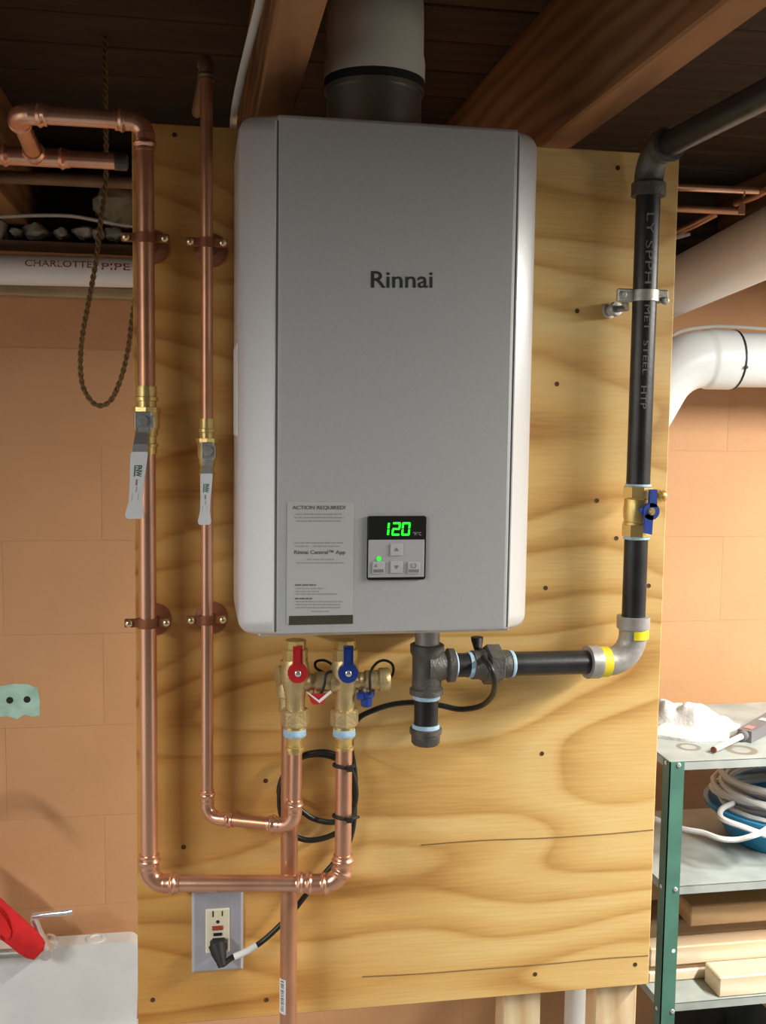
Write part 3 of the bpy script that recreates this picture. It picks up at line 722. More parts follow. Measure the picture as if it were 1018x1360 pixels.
# ================================================================== ISOLATION VALVES
def iso_valve(x, color, label, relief, tether):
    y = YV; zpx = lambda p: U(392 if color == 'red' else 460, p, y).z
    t = thing('service_valve', (x, y, zpx(975)), label, 'valve')
    z = zpx
    def L(z0, prof, name, m, n=22, sm=True): return MB().lathe((x, y, z0), (0, 0, 1), prof, n, sm).build(name, m, t)
    H = lambda a, b: z(a)-z(b)
    # union nut and neck at the heater
    L(z(876), [(0, .0165), (0, .0165), (H(862, 876), .0165), (H(860, 876), .014), (H(850, 876), .014)], 'upper_nut', 'brass', 8, False)
    # cast body: ball chamber, shoulder, lower barrel
    L(z(942), [(0, .0125), (H(925, 942), .0130), (H(915, 942), .0150), (H(905, 942), .0175), (H(895, 942), .0190), (H(885, 942), .0180), (H(878, 942), .0160), (H(874, 942), .0150)], 'valve_body', 'bronze')
    # side port with cap
    zc = z(906 if color == 'red' else 904); xe = x+(.052 if color == 'red' else .049)
    MB().lathe((x, y, zc), (1, 0, 0), [(0, .0125), (.018, .0120), (.020, .0105), (.025, .0105), (.027, .0128), (.045, .0128)], 20).build('side_port', 'bronze', t)
    cp = MB().lathe((x+.045, y, zc), (1, 0, 0), [(0, .0150), (.003, .0158), (.012, .0158), (.014, .0140), (.014, .006), (.013, 0)], 16).build('port_cap', 'bronze', t)
    # drain valve under the port
    xd = x+.029
    MB().lathe((xd, y, zc-.009), (0, 0, -1), [(0, .006), (.007, .006)], 12).build('drain_stem', 'bronze', t)
    mb = MB()
    if color == 'red':
        mb.lathe((xd, y-.003, zc-.015), (0, -.25, -1), [(0, .0125), (.006, .0105), (.011, .009), (.014, .006)], 14)
        mb.build('drain_handle', 'red', t)
        MB().add([(xd-.017, y-.016, zc-.009), (xd-.013, y-.016, zc-.010), (xd+.0, y-.017, zc-.020), (xd+.015, y-.016, zc-.008), (xd+.017, y-.016, zc-.011), (xd+.001, y-.017, zc-.024)],
                 [(0, 1, 2, 5), (2, 3, 4, 5)]).build('drain_tab', 'white_plastic', t)
    else:
        mb.lathe((xd, y, zc-.014), (0, 0, -1), [(0, .011), (.007, .011), (.009, .0078), (.020, .0074), (.021, .006)], 12); mb.box((xd-.014, y-.012, zc-.023), (xd-.006, y-.004, zc-.015), .001); mb.build('drain_handle', 'blue', t)
    # lever handle on the front
    zp = z(888); yf = y-.019
    MB().lathe((x+.001, y-.010, zp), (0, -1, 0), [(0, .008), (.010, .008)], 14).build('stem', 'bronze', t)
    mb = MB(); pol = []
    for k in range(17):
        q = PI*(.5+.17)+2*PI*(1-.17)*k/16; pol.append((x+.001+.0128*math.cos(q), zp+.0128*math.sin(q)))
    top = z(853)
    pol += [(x+.001+.0062, zp+.014), (x+.001+.0062, top), (x+.001-.0062, top), (x+.001-.0062, zp+.014)]
    mb.prism([(a, yf, b) for a, b in pol], (0, -.0075, 0)); hd = mb.build('handle', color, t); OFF[hd.name] = OFF[t.name]
    MB().prism([(x+.001-.003, yf-.0072, zp+.012), (x+.001+.003, yf-.0072, zp+.012), (x+.001+.003, yf-.0072, top-.003), (x+.001-.003, yf-.0072, top-.003)], (0, -.0022, 0)).build('handle_rib', color, hd)
    MB().lathe((x+.001, yf-.0075, zp), (0, -1, 0), [(0, .0042), (.002, .004), (.003, .0025), (.003, 0)], 12).build('handle_screw', 'steel', hd)
    # lower union nut, tail, sealant, press adaptor
    L(z(963), [(0, .0175), (.002, .0185), (H(943, 963), .0185), (H(941, 963), .0165)], 'union_nut', 'bronze', 8, False)
    L(z(971), [(0, .0140), (H(962, 971), .0140)], 'tail', 'brass')
    L(z(977), [(0, .0142), (.001, .0150), (H(968, 977), .0146), (H(967, 977), .0138)], 'sealant', 'tape')
    L(z(1000), [(0, .0105), (.004, .0107), (.005, .0128), (.009, .0128), (.010, .0108), (H(982, 1000), .0110), (H(980, 1000), .0125), (H(975, 1000), .0125)], 'press_adaptor', 'brass')
    # tether loop of the cap
    MB().tube(spline([U(a, b, yy) for a, b, yy in tether], 6), .0018, 7).build('cap_tether', 'rubber', t)
    if relief:
        xr = XR-.006; zr = z(905)
        MB().tube([(x, y, zr), (xr, YR, zr+.002)], .011, 14).build('relief_arm', 'bronze', t)
        MB().lathe((XR-.002, YR-.004, z(955)), (0, 0, 1), [(0, .0135), (H(935, 955), .0135), (H(933, 955), .0165), (H(910, 955), .0165), (H(905, 955), .013), (H(885, 955), .012)], 16).build('relief_body', 'bronze', t)
        MB().lathe((XR-.002, YR-.004, z(905)), (-1, -.2, 0), [(0, .010), (.013, .010), (.013, .014), (.016, .014), (.017, .011)], 16).build('relief_cap', 'bronze', t)
    return t
iso_valve(XRED, 'red', 'brass service valve with a red lever, under the heater', True,
          [(430, 893, -.075), (420, 887, -.07), (420, 879, -.072), (430, 877, -.078), (440, 882, -.08), (443, 890, -.085), (434, 895, -.108), (431, 910, -.110), (428, 919, -.104), (424, 923, -.10)])
iso_valve(XBLU, 'blue', 'brass service valve with a blue lever, under the heater', False,
          [(513, 907, -.085), (522, 895, -.08), (521, 882, -.08), (510, 877, -.085), (499, 882, -.095), (492, 895, -.108), (492, 912, -.108), (492, 922, -.10)])

# ================================================================== GAS LINE
RG = .0165; XG, YG = .685, -.05; YT = -.09
XT = .3805; zh = U(690, 881, YT).z
gt = thing('gas_pipe', (XT, YT, .43), 'black iron gas tee, union and drip leg under the heater', 'pipe')
zT = lambda p: U(567, p, YT).z
MB().lathe((XT, YT, zT(862)), (0, 0, 1), [(0, RG), (HZ0-zT(862)+.002, RG)], 20).build('inlet_nipple', 'galv', gt)
mb = MB().lathe((XT, YT, zT(922)), (0, 0, 1), [(0, .0205), (.001, .0225), (.008, .0225), (.010, .0195), (zT(870)-zT(922)-.002, .0195), (zT(866)-zT(922), .0225), (zT(856)-zT(922), .0225), (zT(855)-zT(922), .0205)], 26)
mb.lathe((XT, YT, zh), (1, 0, 0), [(0, .024), (.016, .021), (.026, .0185), (.028, .0225), (.036, .0225), (.037, .0205)], 26)
mb.build('tee', 'iron_fit', gt)
MB().lathe((XT, YT, zT(928)), (0, 0, 1), [(0, .0175), (.001, .0182), (zT(921)-zT(928), .018)], 20).build('sealant', 'tape', gt)
MB().lathe((XT, YT, zT(965)), (0, 0, 1), [(0, RG*.97), (zT(920)-zT(965), RG*.97)], 22).build('drip_nipple', 'iron', gt)
MB().lathe((XT, YT, zT(967)), (0, 0, 1), [(0, .0175), (.001, .0185), (.006, .0178)], 20).build('sealant', 'tape', gt)
MB().lathe((XT, YT, zT(989)), (0, 0, 1), [(0, .012), (.001, .0165), (.004, .0190), (zT(974)-zT(989), .0195), (zT(973)-zT(989), .0215), (zT(967)-zT(989), .0215), (zT(966)-zT(989), .019)], 26).build('drip_cap', 'iron_fit', gt)
# horizontal: nipple, union, pipe, elbow
zG = zh; pE = V((XG, YG, U(838, 878, YG).z)); p0 = V((XT, YT, zG)); dg = (pE-p0).normalized()
def along(px): return p0+dg*((U(px, 881, -.07).x-XT)/dg.x)
def gl(px0, prof, name, m, n=24, sm=True, ph=0.): return MB().lathe(along(px0), dg, prof, n, sm, ph).build(name, m, gt)
gl(598, [(0, .0205), (.002, .0195), (.003, .017)], 'sealant', 'tape')
MB().tube([along(596), along(626)], RG*.97, 22).build('nipple', 'iron', gt)
gl(618, [(0, .0172), (.006, .0178), (.007, .0168)], 'sealant', 'tape')
gl(623, [(0, .0180), (.001, .0192), (.012, .0192), (.015, .0215), (.024, .0215)], 'union_body', 'iron_fit')
gl(640, [(0, .0250), (.003, .0275), (.021, .0275), (.023, .0250), (.023, .019), (.033, .0185), (.037, .0185)], 'union_nut', 'iron_fit', 6, False, PI/6)
gl(661, [(0, .0192), (.012, .0192), (.013, .018)], 'union_end', 'iron_fit')
gl(674.5, [(0, .0185), (.002, .0190), (.005, .0180)], 'sealant', 'tape')
lw = thing('gas_pipe', tuple(pE), 'black iron gas pipe with a silvery elbow and yellow bands, below the brass gas valve', 'pipe')
MB().tube([along(677), along(785)], RG, 24).build('cross_pipe', 'iron', lw)
def bent(c, d0, d1, leg, rb, name, m, parent, r=RG, leg0=None):
    path = elbow_path(V(c)+V(d0).normalized()*(leg0 or leg), c, V(c)+V(d1).normalized()*leg, rb, 16); pts, L = resample(path, 72); rad = []
    for i in range(72):
        s = min(L*i/71, L-L*i/71); rad.append(r*1.40 if s < .0165 else r*(1.40-.22*min(1, (s-.0165)/.003)))
    return MB().tube(pts, rad, 26).build(name, m, parent)
bent(pE, -dg, (0, 0, 1), .064, .036, 'elbow', 'galv', lw, leg0=.071)
zb = lambda p: U(845, p, YG).z
MB().tube([pE+V((0, 0, .04)), (XG, YG, zb(706))], RG, 24).build('riser', 'iron', lw)
# yellow tags on the elbow
q = along(799.5); MB().lathe(q, dg, [(0, RG*1.15), (0, RG*1.30), (.0135, RG*1.30), (.0135, RG*1.15)], 26).build('yellow_band', 'yellow', lw)
mb = MB(); vs = []; R4 = RG*1.27
for z in (U(845, 851, -.07).z, U(845, 838, -.07).z):
    for k in range(9):
        a = PI*(1.38+.55*k/8); vs.append((XG+R4*math.cos(a)+.001, YG+R4*math.sin(a), z))
mb.add(vs, [(k, k+1, 10+k, 9+k) for k in range(8)], True); mb.build('yellow_tag', 'yellow', lw)
# gas valve
gv = thing('gas_valve', (XG, YG, zb(712)), 'brass gas valve with a blue tee handle on the black pipe', 'valve')
Hh = zb(645)-zb(712)
MB().lathe((XG, YG, zb(712)), (0, 0, 1), [(0, .0200), (.001, .0215), (.016, .0215), (.017, .0195)], 8, False).build('lower_hex', 'brass', gv)
MB().lathe((XG, YG, zb(697)), (0, 0, 1), [(0, .0190), (.004, .0192), (.005, .0178), (.010, .0190), (.022, .0195), (.030, .0185), (.036, .0185)], 22).build('valve_body', 'brass', gv)
MB().lathe((XG, YG, zb(661)), (0, 0, 1), [(0, .0200), (.001, .0215), (.015, .0215), (.016, .0200)], 8, False).build('upper_hex', 'brass', gv)
MB().lathe((XG, YG, zb(716)), (0, 0, 1), [(0, .0172), (.001, .0182), (.005, .0176)], 20).build('sealant', 'tape', gv)
MB().lathe((XG, YG, zb(645.5)), (0, 0, 1), [(0, .0182), (.002, .0182), (.003, .0172)], 20).build('sealant', 'tape', gv)
hx = XG+.0085; hz = zb(677); hy = YG-.0215
MB().lathe((hx, YG-.01, hz), (0, -1, 0), [(0, .007), (.014, .007)], 12).build('stem', 'brass', gv)
MB().lathe((XG+.012, YG+.002, zb(661)), (1, -.1, .1), [(0, .006), (.018, .006), (.018, .009), (.022, .009), (.022, .004), (.026, .0085), (.029, .007)], 12).build('test_plug', 'brass', gv)
mb = MB(); ring = [(hx+.0118*math.cos(2*PI*k/18), hz+.0118*math.sin(2*PI*k/18)) for k in range(18)]
mb.prism([(a, hy, b) for a, b in ring], (0, -.007, 0))
mb.prism([(hx-.003, hy, hz+.006), (hx+.008, hy, hz+.006), (hx+.0075, hy, hz+.030), (hx-.0025, hy, hz+.030)], (0, -.007, 0))
mb.prism([(hx-.009, hy, hz-.004), (hx+.003, hy, hz-.004), (hx+.002, hy, hz-.032), (hx-.0085, hy, hz-.030)], (0, -.007, 0))
mb.prism([(hx-.010, hy, hz-.006), (hx-.010, hy, hz+.006), (hx-.017, hy, hz+.004), (hx-.014, hy, hz-.002)], (0, -.006, 0))
gh = mb.build('handle', 'blue', gv); OFF[gh.name] = OFF[gv.name]
MB().lathe((hx, hy-.007, hz), (0, -1, 0), [(0, .0052), (.001, .0052), (.001, .004), (.003, .0035), (.003, 0)], 12).build('handle_screw', 'brass', gh)
# upper riser, elbow, run along the joists towards the room
zTop = U(872, 205, YG).z
ur = thing('gas_pipe', (XG, YG, zb(640)), 'black iron gas pipe with stencilled lettering, above the brass gas valve', 'pipe')
MB().tube([(XG, YG, zb(655)), (XG, YG, zTop-.03)], RG, 24).build('riser', 'iron', ur)
bent((XG, YG, zTop), (0, 0, -1), (0.05, -1, 0), .056, .036, 'elbow', 'iron_fit', ur)
MB().tube([(XG+.0015, YG-.03, zTop), (XG+.07, YG-1.35, zTop)], RG, 24).build('joist_run', 'iron', ur)
def pipe_text(txt, z0, z1, ang, half, name='stencil'):
    def fn(u, v):   # reading downwards
        a = ang+(v-.5)*2*half; R5 = RG+.0006
        return V((XG+R5*math.cos(a), YG+R5*math.sin(a), z0+(z1-z0)*u))
    text_on(txt, fn, name, 'stencil', ur, .0)
A0 = math.atan2(CAM.y-YG, CAM.x-XG)
pipe_text('LY SPPH', zb(285), zb(378), A0+.25, .30); pipe_text('MET', zb(406), zb(440), A0+.25, .22); pipe_text('STEEL', zb(453), zb(498), A0+.25, .22); pipe_text('HTP', zb(513), zb(543), A0+.2, .24)
# clamp with stand-off
gc = thing('pipe_clamp', (XG, 0, zb(395)), 'grey split-ring clamp with stand-off bolt holding the stencilled gas pipe', 'pipe clamp')
zc = zb(393)
MB().lathe((XG, YG, zc-.0075), (0, 0, 1), [(0, RG+.0003), (0, RG+.003), (.015, RG+.003), (.015, RG+.0003)], 26).build('ring', 'steel_dull', gc)
for s, l in ((-1, .024), (1, .016)):
    e = MB().box((XG+s*(RG+.001), YG-.006, zc-.009), (XG+s*(RG+l), YG+.004, zc+.009), .002).build('ear', 'steel_dull', gc); OFF[e.name] = OFF[gc.name]
    MB().lathe((XG+s*(RG+l-.006), YG-.006, zc-(0 if s < 0 else .006)), (0, -1, 0), [(0, .0055), (.004, .005), (.005, .003)], 10).build('bolt', 'steel_dull', e)
bx = U(812, 412, -.012)
MB().tube([(XG-RG-.012, YG+.003, zc-.006), (bx.x+.020, -.022, bx.z+.003), (bx.x, -.012, bx.z)], .0048, 10).build('arm', 'steel_dull', gc)
MB().lathe((bx.x, 0, bx.z), (.35, -1, .1), [(0, .011), (.005, .011), (.006, .008), (.014, .008), (.014, .0105), (.020, .0095)], 12).build('anchor_bolt', 'steel_dull', gc)

# ================================================================== OUTLET, PLUG, CORD
oa, ob = (.0736, .0748), (.1440, .1915)
out = thing('wall_outlet', ((oa[0]+ob[0])/2, 0, oa[1]), 'metal-plated ivory safety outlet with red reset button', 'outlet')
mb = MB(); x0, z0_ = oa; x1, z1_ = ob; b = .0035; t_ = .0058
vs = [(x0, 0, z0_), (x1, 0, z0_), (x1, 0, z1_), (x0, 0, z1_), (x0, -.003, z0_), (x1, -.003, z0_), (x1, -.003, z1_), (x0, -.003, z1_),
      (x0+b, -t_, z0_+b), (x1-b, -t_, z0_+b), (x1-b, -t_, z1_-b), (x0+b, -t_, z1_-b)]
mb.add(vs, [(0, 1, 2, 3), (0, 1, 5, 4), (1, 2, 6, 5), (2, 3, 7, 6), (3, 0, 4, 7), (4, 5, 9, 8), (5, 6, 10, 9), (6, 7, 11, 10), (7, 4, 8, 11), (8, 9, 10, 11)])
mb.build('cover_plate', 'plate', out)
ra = U(273.5, 1266, -.0066); rb_ = U(305, 1206, -.0066)
rc = MB().box((ra.x, -.004, ra.z), (rb_.x, -.0082, rb_.z), .0012).build('receptacle', 'ivory', out); OFF[rc.name] = OFF[out.name]
def orect(a, b, c, d, name, m, t=.0003):
    p = U(a, d, -.0083); q_ = U(c, b, -.0083); return MB().box((p.x, -.0080, p.z), (q_.x, -.0083-t, q_.z)).build(name, m, rc)
orect(282.2, 1210, 284, 1218, 'slot', 'slot'); orect(294.6, 1210, 296.2, 1216.5, 'slot', 'slot')
orect(282, 1229, 296, 1235.5, 'reset_button', 'reset', .0012); orect(283.5, 1238.5, 295, 1243, 'test_button', 'slot', .0010)
p = U(289.5, 1224.3, -.0083); MB().lathe((p.x, -.0080, p.z), (0, -1, 0), [(0, .0025), (.0006, .0025)], 10).build('slot', 'slot', rc)
for yy in (1191.5, 1281):
    p = U(288.5, yy, -.006); MB().lathe((p.x, -.0055, p.z), (0, -1, 0), [(0, .0033), (.0009, .003), (.0011, 0)], 10).build('plate_screw', 'plate', out)
# cord with plug, one thing
cordt = thing('power_cord', tuple(U(290, 1258, -.02)), 'black heater power cord looped behind the copper pipes, plugged in', 'cord')
a = U(279, 1262, -.010); b = U(302, 1243, -.010)
mb = MB()
mb.box((a.x, -.0095, a.z), (b.x, -.024, b.z), .004)
pc_ = U(290, 1255, -.024)
mb.lathe((pc_.x-.002, -.022, pc_.z), (.25, -.6, -.75), [(0, .0115), (.012, .0105), (.022, .0075), (.030, .006)], 14)
mb.build('plug', 'rubber', cordt)
pl_end = V((pc_.x-.002, -.022, pc_.z))+V((.25, -.6, -.75)).normalized()*.028
path = [U(634, 852, -.055), U(638, 868, -.075), U(650, 884, -.1215), U(657, 902, -.1215), U(655, 922, -.09), U(640, 937, -.05), U(612, 942, -.03), U(585, 937, -.025), U(558, 933, -.022), U(525, 935, -.022), U(495, 944, -.025), U(474, 957, -.03)]
for k, (a_, b_) in enumerate([(466, 985), (472, 1035), (468, 1085), (446, 1107), (412, 1116), (386, 1106), (373, 1078), (374, 1040), (391, 1010), (421, 999), (447, 1003), (466, 1022), (473, 1055), (464, 1084),
        (442, 1092), (416, 1087), (396, 1073), (379, 1062), (371, 1052), (377, 1030), (396, 1008), (424, 1002), (450, 1010), (467, 1035), (471, 1078), (464, 1118), (444, 1146), (412, 1182), (388, 1212), (365, 1236), (345, 1253)]):
    path.append(U(a_, b_, -.024-.009*(k // 9 == 1)+.004*(k // 9 == 2)))
path += [U(326, 1264, -.030), U(310, 1271, -.032), pl_end]
MB().tube(spline(path, 8), .0039, 9).build('cord', 'cord', cordt)
MB().tube([U(634, 846, -.055), U(634, 850, -.055), U(635, 862, -.064)], [.0085, .0085, .0055], 10).build('strain_relief', 'rubber', cordt)
mb = MB(); mb.tube(spline([U(341, 1256, -.026), U(327, 1264, -.030), U(311, 1271, -.032)], 5), .0047, 10); mb.build('cord_tag', 'tag', cordt)
# zip ties round the copper riser
for (px, py, tail, lb_) in ((457, 1016, (-.002, -.007), 'upper black zip tie holding the cord to the copper riser'), (461, 1083, (.014, -.001), 'lower black zip tie with long tail on the copper riser')):
    z = U(px, py, YV).z; mb = MB()
    ring = [V((XBLU+(RB+.0020)*math.cos(2*PI*k/20), YV+(RB+.0020)*math.sin(2*PI*k/20)+(.0 if math.sin(2*PI*k/20) < .3 else .001), z+.001*math.sin(2*PI*k/20*2))) for k in range(21)]
    mb.tube(ring, .0022, 7)
    mb.tube([(XBLU+RB*.5, YV+RB*.8, z), (XBLU+RB*.9, -.045, z-.002), (XBLU+RB, -.036, z-.003)], .0018, 6)
    zt_ = single(mb, 'zip_tie', 'rubber', (XBLU, YV, z), lb_, 'zip tie')
    mb = MB().box((XBLU+.002, YV-RB-.007, z-.004), (XBLU+.0105, YV-RB-.0005, z+.004), .001); mb.build('tie_head', 'rubber', zt_)
    mb = MB(); mb.tube([(XBLU+.006, YV-RB-.004, z), (XBLU+.006+tail[0], YV-RB*.4, z+tail[1])], .0020, 6); mb.build('tie_tail', 'rubber', zt_)

# ================================================================== TOP / LEFT BACKGROUND
# flat cable along the joist by the flue
mb = MB(); mb.tube(spline([U(350, -30, -.34), U(346, 0, -.30), U(331, 60, -.20), U(319, 110, -.12), U(313, 140, -.05), U(310.5, 158, .03), U(310, 172, .045)], 8), .0048, 10, flat=.6)
single(mb, 'electrical_cable', 'nm_cable', U(331, 60, -.20), 'pale electrical cable hanging from the joist by the flue', 'cable')
# printed white drain pipe
ya = .75; pa = U(-900, 335, ya); pb = U(560, 372, ya); RC = .0295
ch = thing('drain_pipe', tuple(U(60, 360, ya)), 'white plastic drain pipe printed in maroon, along the top of the wall', 'pipe')
MB().tube([pa, pb], RC, 28).build('pipe', 'pvc', ch)
dirc = (pb-pa).normalized(); upc = V((0, 0, 1))
def ch_text(txt, xa, xb, ya_, yb_):
    s0 = (U(xa, 355, ya-RC).x-pa.x)/dirc.x; s1 = (U(xb, 355, ya-RC).x-pa.x)/dirc.x
    def fn(u, v):
        a = PI*1.5+.42-(ya_+(yb_-ya_)*v)  # angle on the pipe, seen from the room
        o = pa+dirc*(s0+(s1-s0)*u); h = ya_+(yb_-ya_)*v
        R6 = RC+.0005; return o+V((0, -math.cos(h)*R6, math.sin(h)*R6))
    text_on(txt, fn, 'pipe_print', 'pvc_ink', ch, .005)
ch_text('CHARLOTTE', 33, 122, .12, .58); ch_text('PIPE', 135, 173, .02, .48)
# old copper line above it
single(MB().tube([U(-700, 201, .55), U(260, 247, .55)], .011, 14), 'copper_pipe', 'copper_dark', U(60, 238, .55), 'dull tarnished copper pipe crossing the dark joist bay above the printed drain pipe', 'pipe')
mb = MB(); mb.tube(spline([U(-60, 292, .80), U(0, 288, .80), U(50, 286, .80), U(95, 287, .80), U(130, 293, .80), U(165, 299, .80), U(220, 306, .82)], 6), .0055, 8, flat=.7)
single(mb, 'electrical_cable', 'nm_cable', U(50, 287, .80), 'pale electrical cable lying along the wall top over the foam lumps', 'cable')
def lump(px, py, y, rx, rz, name, m, label, cat, group=None, seed=0, ry=.03):
    rnd = random.Random(seed); c = U(px, py, y); mb = MB(); nu, nv = 12, 8; vs = []
    ph = [rnd.uniform(0, 6.28) for _ in range(6)]
    for j in range(nv+1):
        for i in range(nu):
            th = 2*PI*i/nu; fi = PI*j/nv; k = 1+.16*math.sin(3*th+ph[0])+.12*math.sin(2*fi*2+ph[1]+th)+.08*math.sin(5*th+ph[2]+3*fi)
            vs.append(c+V((rx*k*math.sin(fi)*math.cos(th), ry*k*math.sin(fi)*math.sin(th), rz*k*math.cos(fi))))
    mb.add(vs, [(j*nu+i, j*nu+(i+1) % nu, (j+1)*nu+(i+1) % nu, (j+1)*nu+i) for j in range(nv) for i in range(nu)], True)
    return single(mb, name, m, c-V((0, 0, rz)), label, cat, group)
FOAM = ('tall round foam lump on the wall top beside the dark insulation wad', 'small flat foam lump between the tall round and the largest lump', 'largest foam lump on the wall top, with a peaked shape',
        'narrow foam lump next after the largest one, towards the rope', 'wide foam lump on the wall top just short of the rope', 'small foam lump directly behind the hanging rope', 'foam lump on the wall top between the rope and the board')
for k, (px, py, rx, rz) in enumerate(((1, 303, .017, .022), (22, 309, .013, .009), (48, 307, .027, .015), (82, 310, .016, .010), (112, 309, .022, .012), (131, 312, .014, .012), (152, 311, .020, .013))):
    lump(px, py, WY+.05, rx, rz, 'foam_lump', 'foam', FOAM[k], 'foam', 'foam lumps on the wall top', 20+k)
lump(155, 270, .93, .050, .050, 'insulation_wad', 'fluff', 'large tan wad of insulation stuffed in the joist bay by the board', 'insulation', None, 3, .06)
lump(2, 268, .95, .040, .055, 'insulation_wad', 'fluff', 'dark wad of insulation above the wall top, away from the board', 'insulation', None, 5, .06)
# twisted rope loop
rp_ = spline([V((U(141, 205, .32).x, .32, JZ+.1945)), V((U(141, 205, .32).x, .32, JZ+.09)), U(141, 205, .32), U(140, 245, .32), U(133, 300, .31), U(127, 350, .30), U(118, 400, .30), U(109, 450, .30), U(107, 490, .30), U(112, 518, .30), U(128, 538, .30), U(146, 533, .30), U(160, 505, .30), U(170, 465, .30), U(176, 420, .30), U(184, 370, .30), U(190, 330, .31)], 14)
rs, Lr = resample(rp_, 420); rope = thing('rope', tuple(U(128, 538, .30)), 'thin twisted brown rope hanging in a loop beside the board', 'rope')
for st in range(2):
    P = []
    for i, p in enumerate(rs):
        T = (rs[min(i+1, 419)]-rs[max(i-1, 0)]).normalized(); a, b = frame(T); q = 2*PI*(Lr*i/419)/.022+st*PI
        P.append(p+a*(.0021*math.cos(q))+b*(.0021*math.sin(q)))
    MB().tube(P, .0024, 6).build('strand', 'rope', rope)

# ---- laundry tub and faucet
ty = .79; ta = U(-220, 1290, ty); tb = U(184, 1262, ty); ttop = U(165, 1251, ty).z
tub = thing('laundry_tub', ((ta.x+tb.x)/2, .5, -.95), 'grey moulded laundry tub against the painted wall', 'sink')
xL, xR = ta.x, tb.x; mb = MB(); pol = []
for k in range(7): q = PI/2*k/6; pol.append((xR-.022+.022*math.sin(q), ttop-.022+.022*math.cos(q)))
pol += [(xR-.012, -.62), (xL+.012, -.62)]
for k in range(7): q = PI/2*k/6; pol.append((xL+.022-.022*math.cos(q), ttop-.022+.022*math.sin(q)))
mb.prism([(x, ty, z) for x, z in pol], (0, .045, 0)); mb.build('backsplash', 'tub', tub)
mb = MB()
zr, zb_ = -.46, -.80; yF = .30
o_ = [(xL, yF), (xR, yF), (xR, ty+.02), (xL, ty+.02)]; i_ = [(xL+.025, yF+.025), (xR-.025, yF+.025), (xR-.025, ty-.01), (xL+.025, ty-.01)]
vs = [(x, y, zb_) for x, y in o_]+[(x, y, zr) for x, y in o_]+[(x, y, zr) for x, y in i_]+[(x*.9+.1*(xL+xR)/2, y*.92+.04, zb_+.03) for x, y in i_]
fs = [(3, 2, 1, 0), (12, 13, 14, 15)]
for k in range(4):
    n2 = (k+1) % 4; fs += [(k, n2, 4+n2, 4+k), (4+k, 4+n2, 8+n2, 8+k), (8+k, 8+n2, 12+n2, 12+k)]
mb.add(vs, fs); mb.build('basin', 'tub', tub)
for x in (xL+.03, xR-.03):
    for y in (yF+.03, ty-.03): MB().box((x-.015, y-.015, -.95), (x+.015, y+.015, zb_+.001), .003).build('leg', 'steel_dull', tub)
p = UZ(125, 1261, ttop); MB().lathe((p.x, ty+.022, ttop-.001), (0, 0, 1), [(0, .021), (.004, .020), (.005, .013), (.0025, .011), (.0025, 0)], 20).build('boss', 'tub', tub)
fy = .74
fa = thing('faucet', tuple(U(60, 1262, fy)), 'chrome utility faucet with lever handle over the grey tub', 'faucet')
fb = U(60, 1260, fy)
MB().tube([U(-60, 1271, fy), U(0, 1267, fy), U(38, 1265, fy)], .0095, 14).build('body_bar', 'steel_dull', fa)
MB().lathe(fb+V((.0, .05, -.012)), (0, -1, 0), [(0, .020), (.010, .020), (.014, .014), (.052, .013)], 16).build('valve_body', 'steel', fa)
MB().tube([fb+V((0, 0, .0)), U(50, 1235, fy-.005), U(45, 1219, fy-.01)], [.012, .009, .0085], 12).build('handle_stem', 'steel', fa)
MB().tube([U(44, 1217, fy-.01), U(60, 1214.5, fy-.015), U(90, 1211.5, fy-.02), U(96, 1210, fy-.02)], [.0065, .006, .0062, .0068], 12).build('handle', 'steel', fa)
g = [U(-75, 1260, fy), U(-72, 1170, fy), U(-60, 1100, fy-.02), U(-30, 1075, fy-.06), U(-8, 1085, fy-.10), U(-6, 1110, fy-.12)]
MB().tube(spline([U(-75, 1268, fy), U(-78, 1180, fy), U(-74, 1090, fy), U(-66, 1060, fy-.04), U(-60, 1052, fy-.10), U(-56, 1062, fy-.16), U(-54, 1090, fy-.19)], 7), .0095, 12).build('gooseneck', 'steel', fa)
# red cloth over the faucet
cl = MB(); top = [(-70, 1140), (-40, 1165), (-15, 1182), (0, 1193), (14, 1206), (30, 1220), (45, 1234), (56, 1246), (60, 1253)]
bot = [(-70, 1215), (-40, 1232), (-15, 1242), (0, 1247), (12, 1256), (24, 1266), (36, 1273), (45, 1275), (58, 1262)]
nv = 8; vs = []
for (t0, b0), i in zip(zip(top, bot), range(99)):
    for j in range(nv+1):
        v = j/nv; px = t0[0]+(b0[0]-t0[0])*v; py = t0[1]+(b0[1]-t0[1])*v
        vs.append(U(px, py, fy-.035-.010*math.sin(v*PI)-.008*math.sin(i*1.3+v*2.2)))
nn = len(vs); vs2 = [p+V((0, .004, 0)) for p in vs]; m_ = nv+1; k_ = len(top)
fs = [(i*m_+j, i*m_+j+1, (i+1)*m_+j+1, (i+1)*m_+j) for i in range(k_-1) for j in range(nv)]
fs2 = [tuple(nn+x for x in f[::-1]) for f in fs]
rim = [i*m_ for i in range(k_)]+[(k_-1)*m_+j for j in range(1, m_)]+[i*m_+nv for i in range(k_-2, -1, -1)]+[j for j in range(nv-1, 0, -1)]
fr = [(rim[i], rim[(i+1) % len(rim)], nn+rim[(i+1) % len(rim)], nn+rim[i]) for i in range(len(rim))]
cl.add(vs+vs2, fs+fs2+fr, True)
cloth = single(cl, 'red_cloth', 'red_cloth', U(45, 1275, fy-.035), 'bright red cloth slung over the faucet', 'cloth')
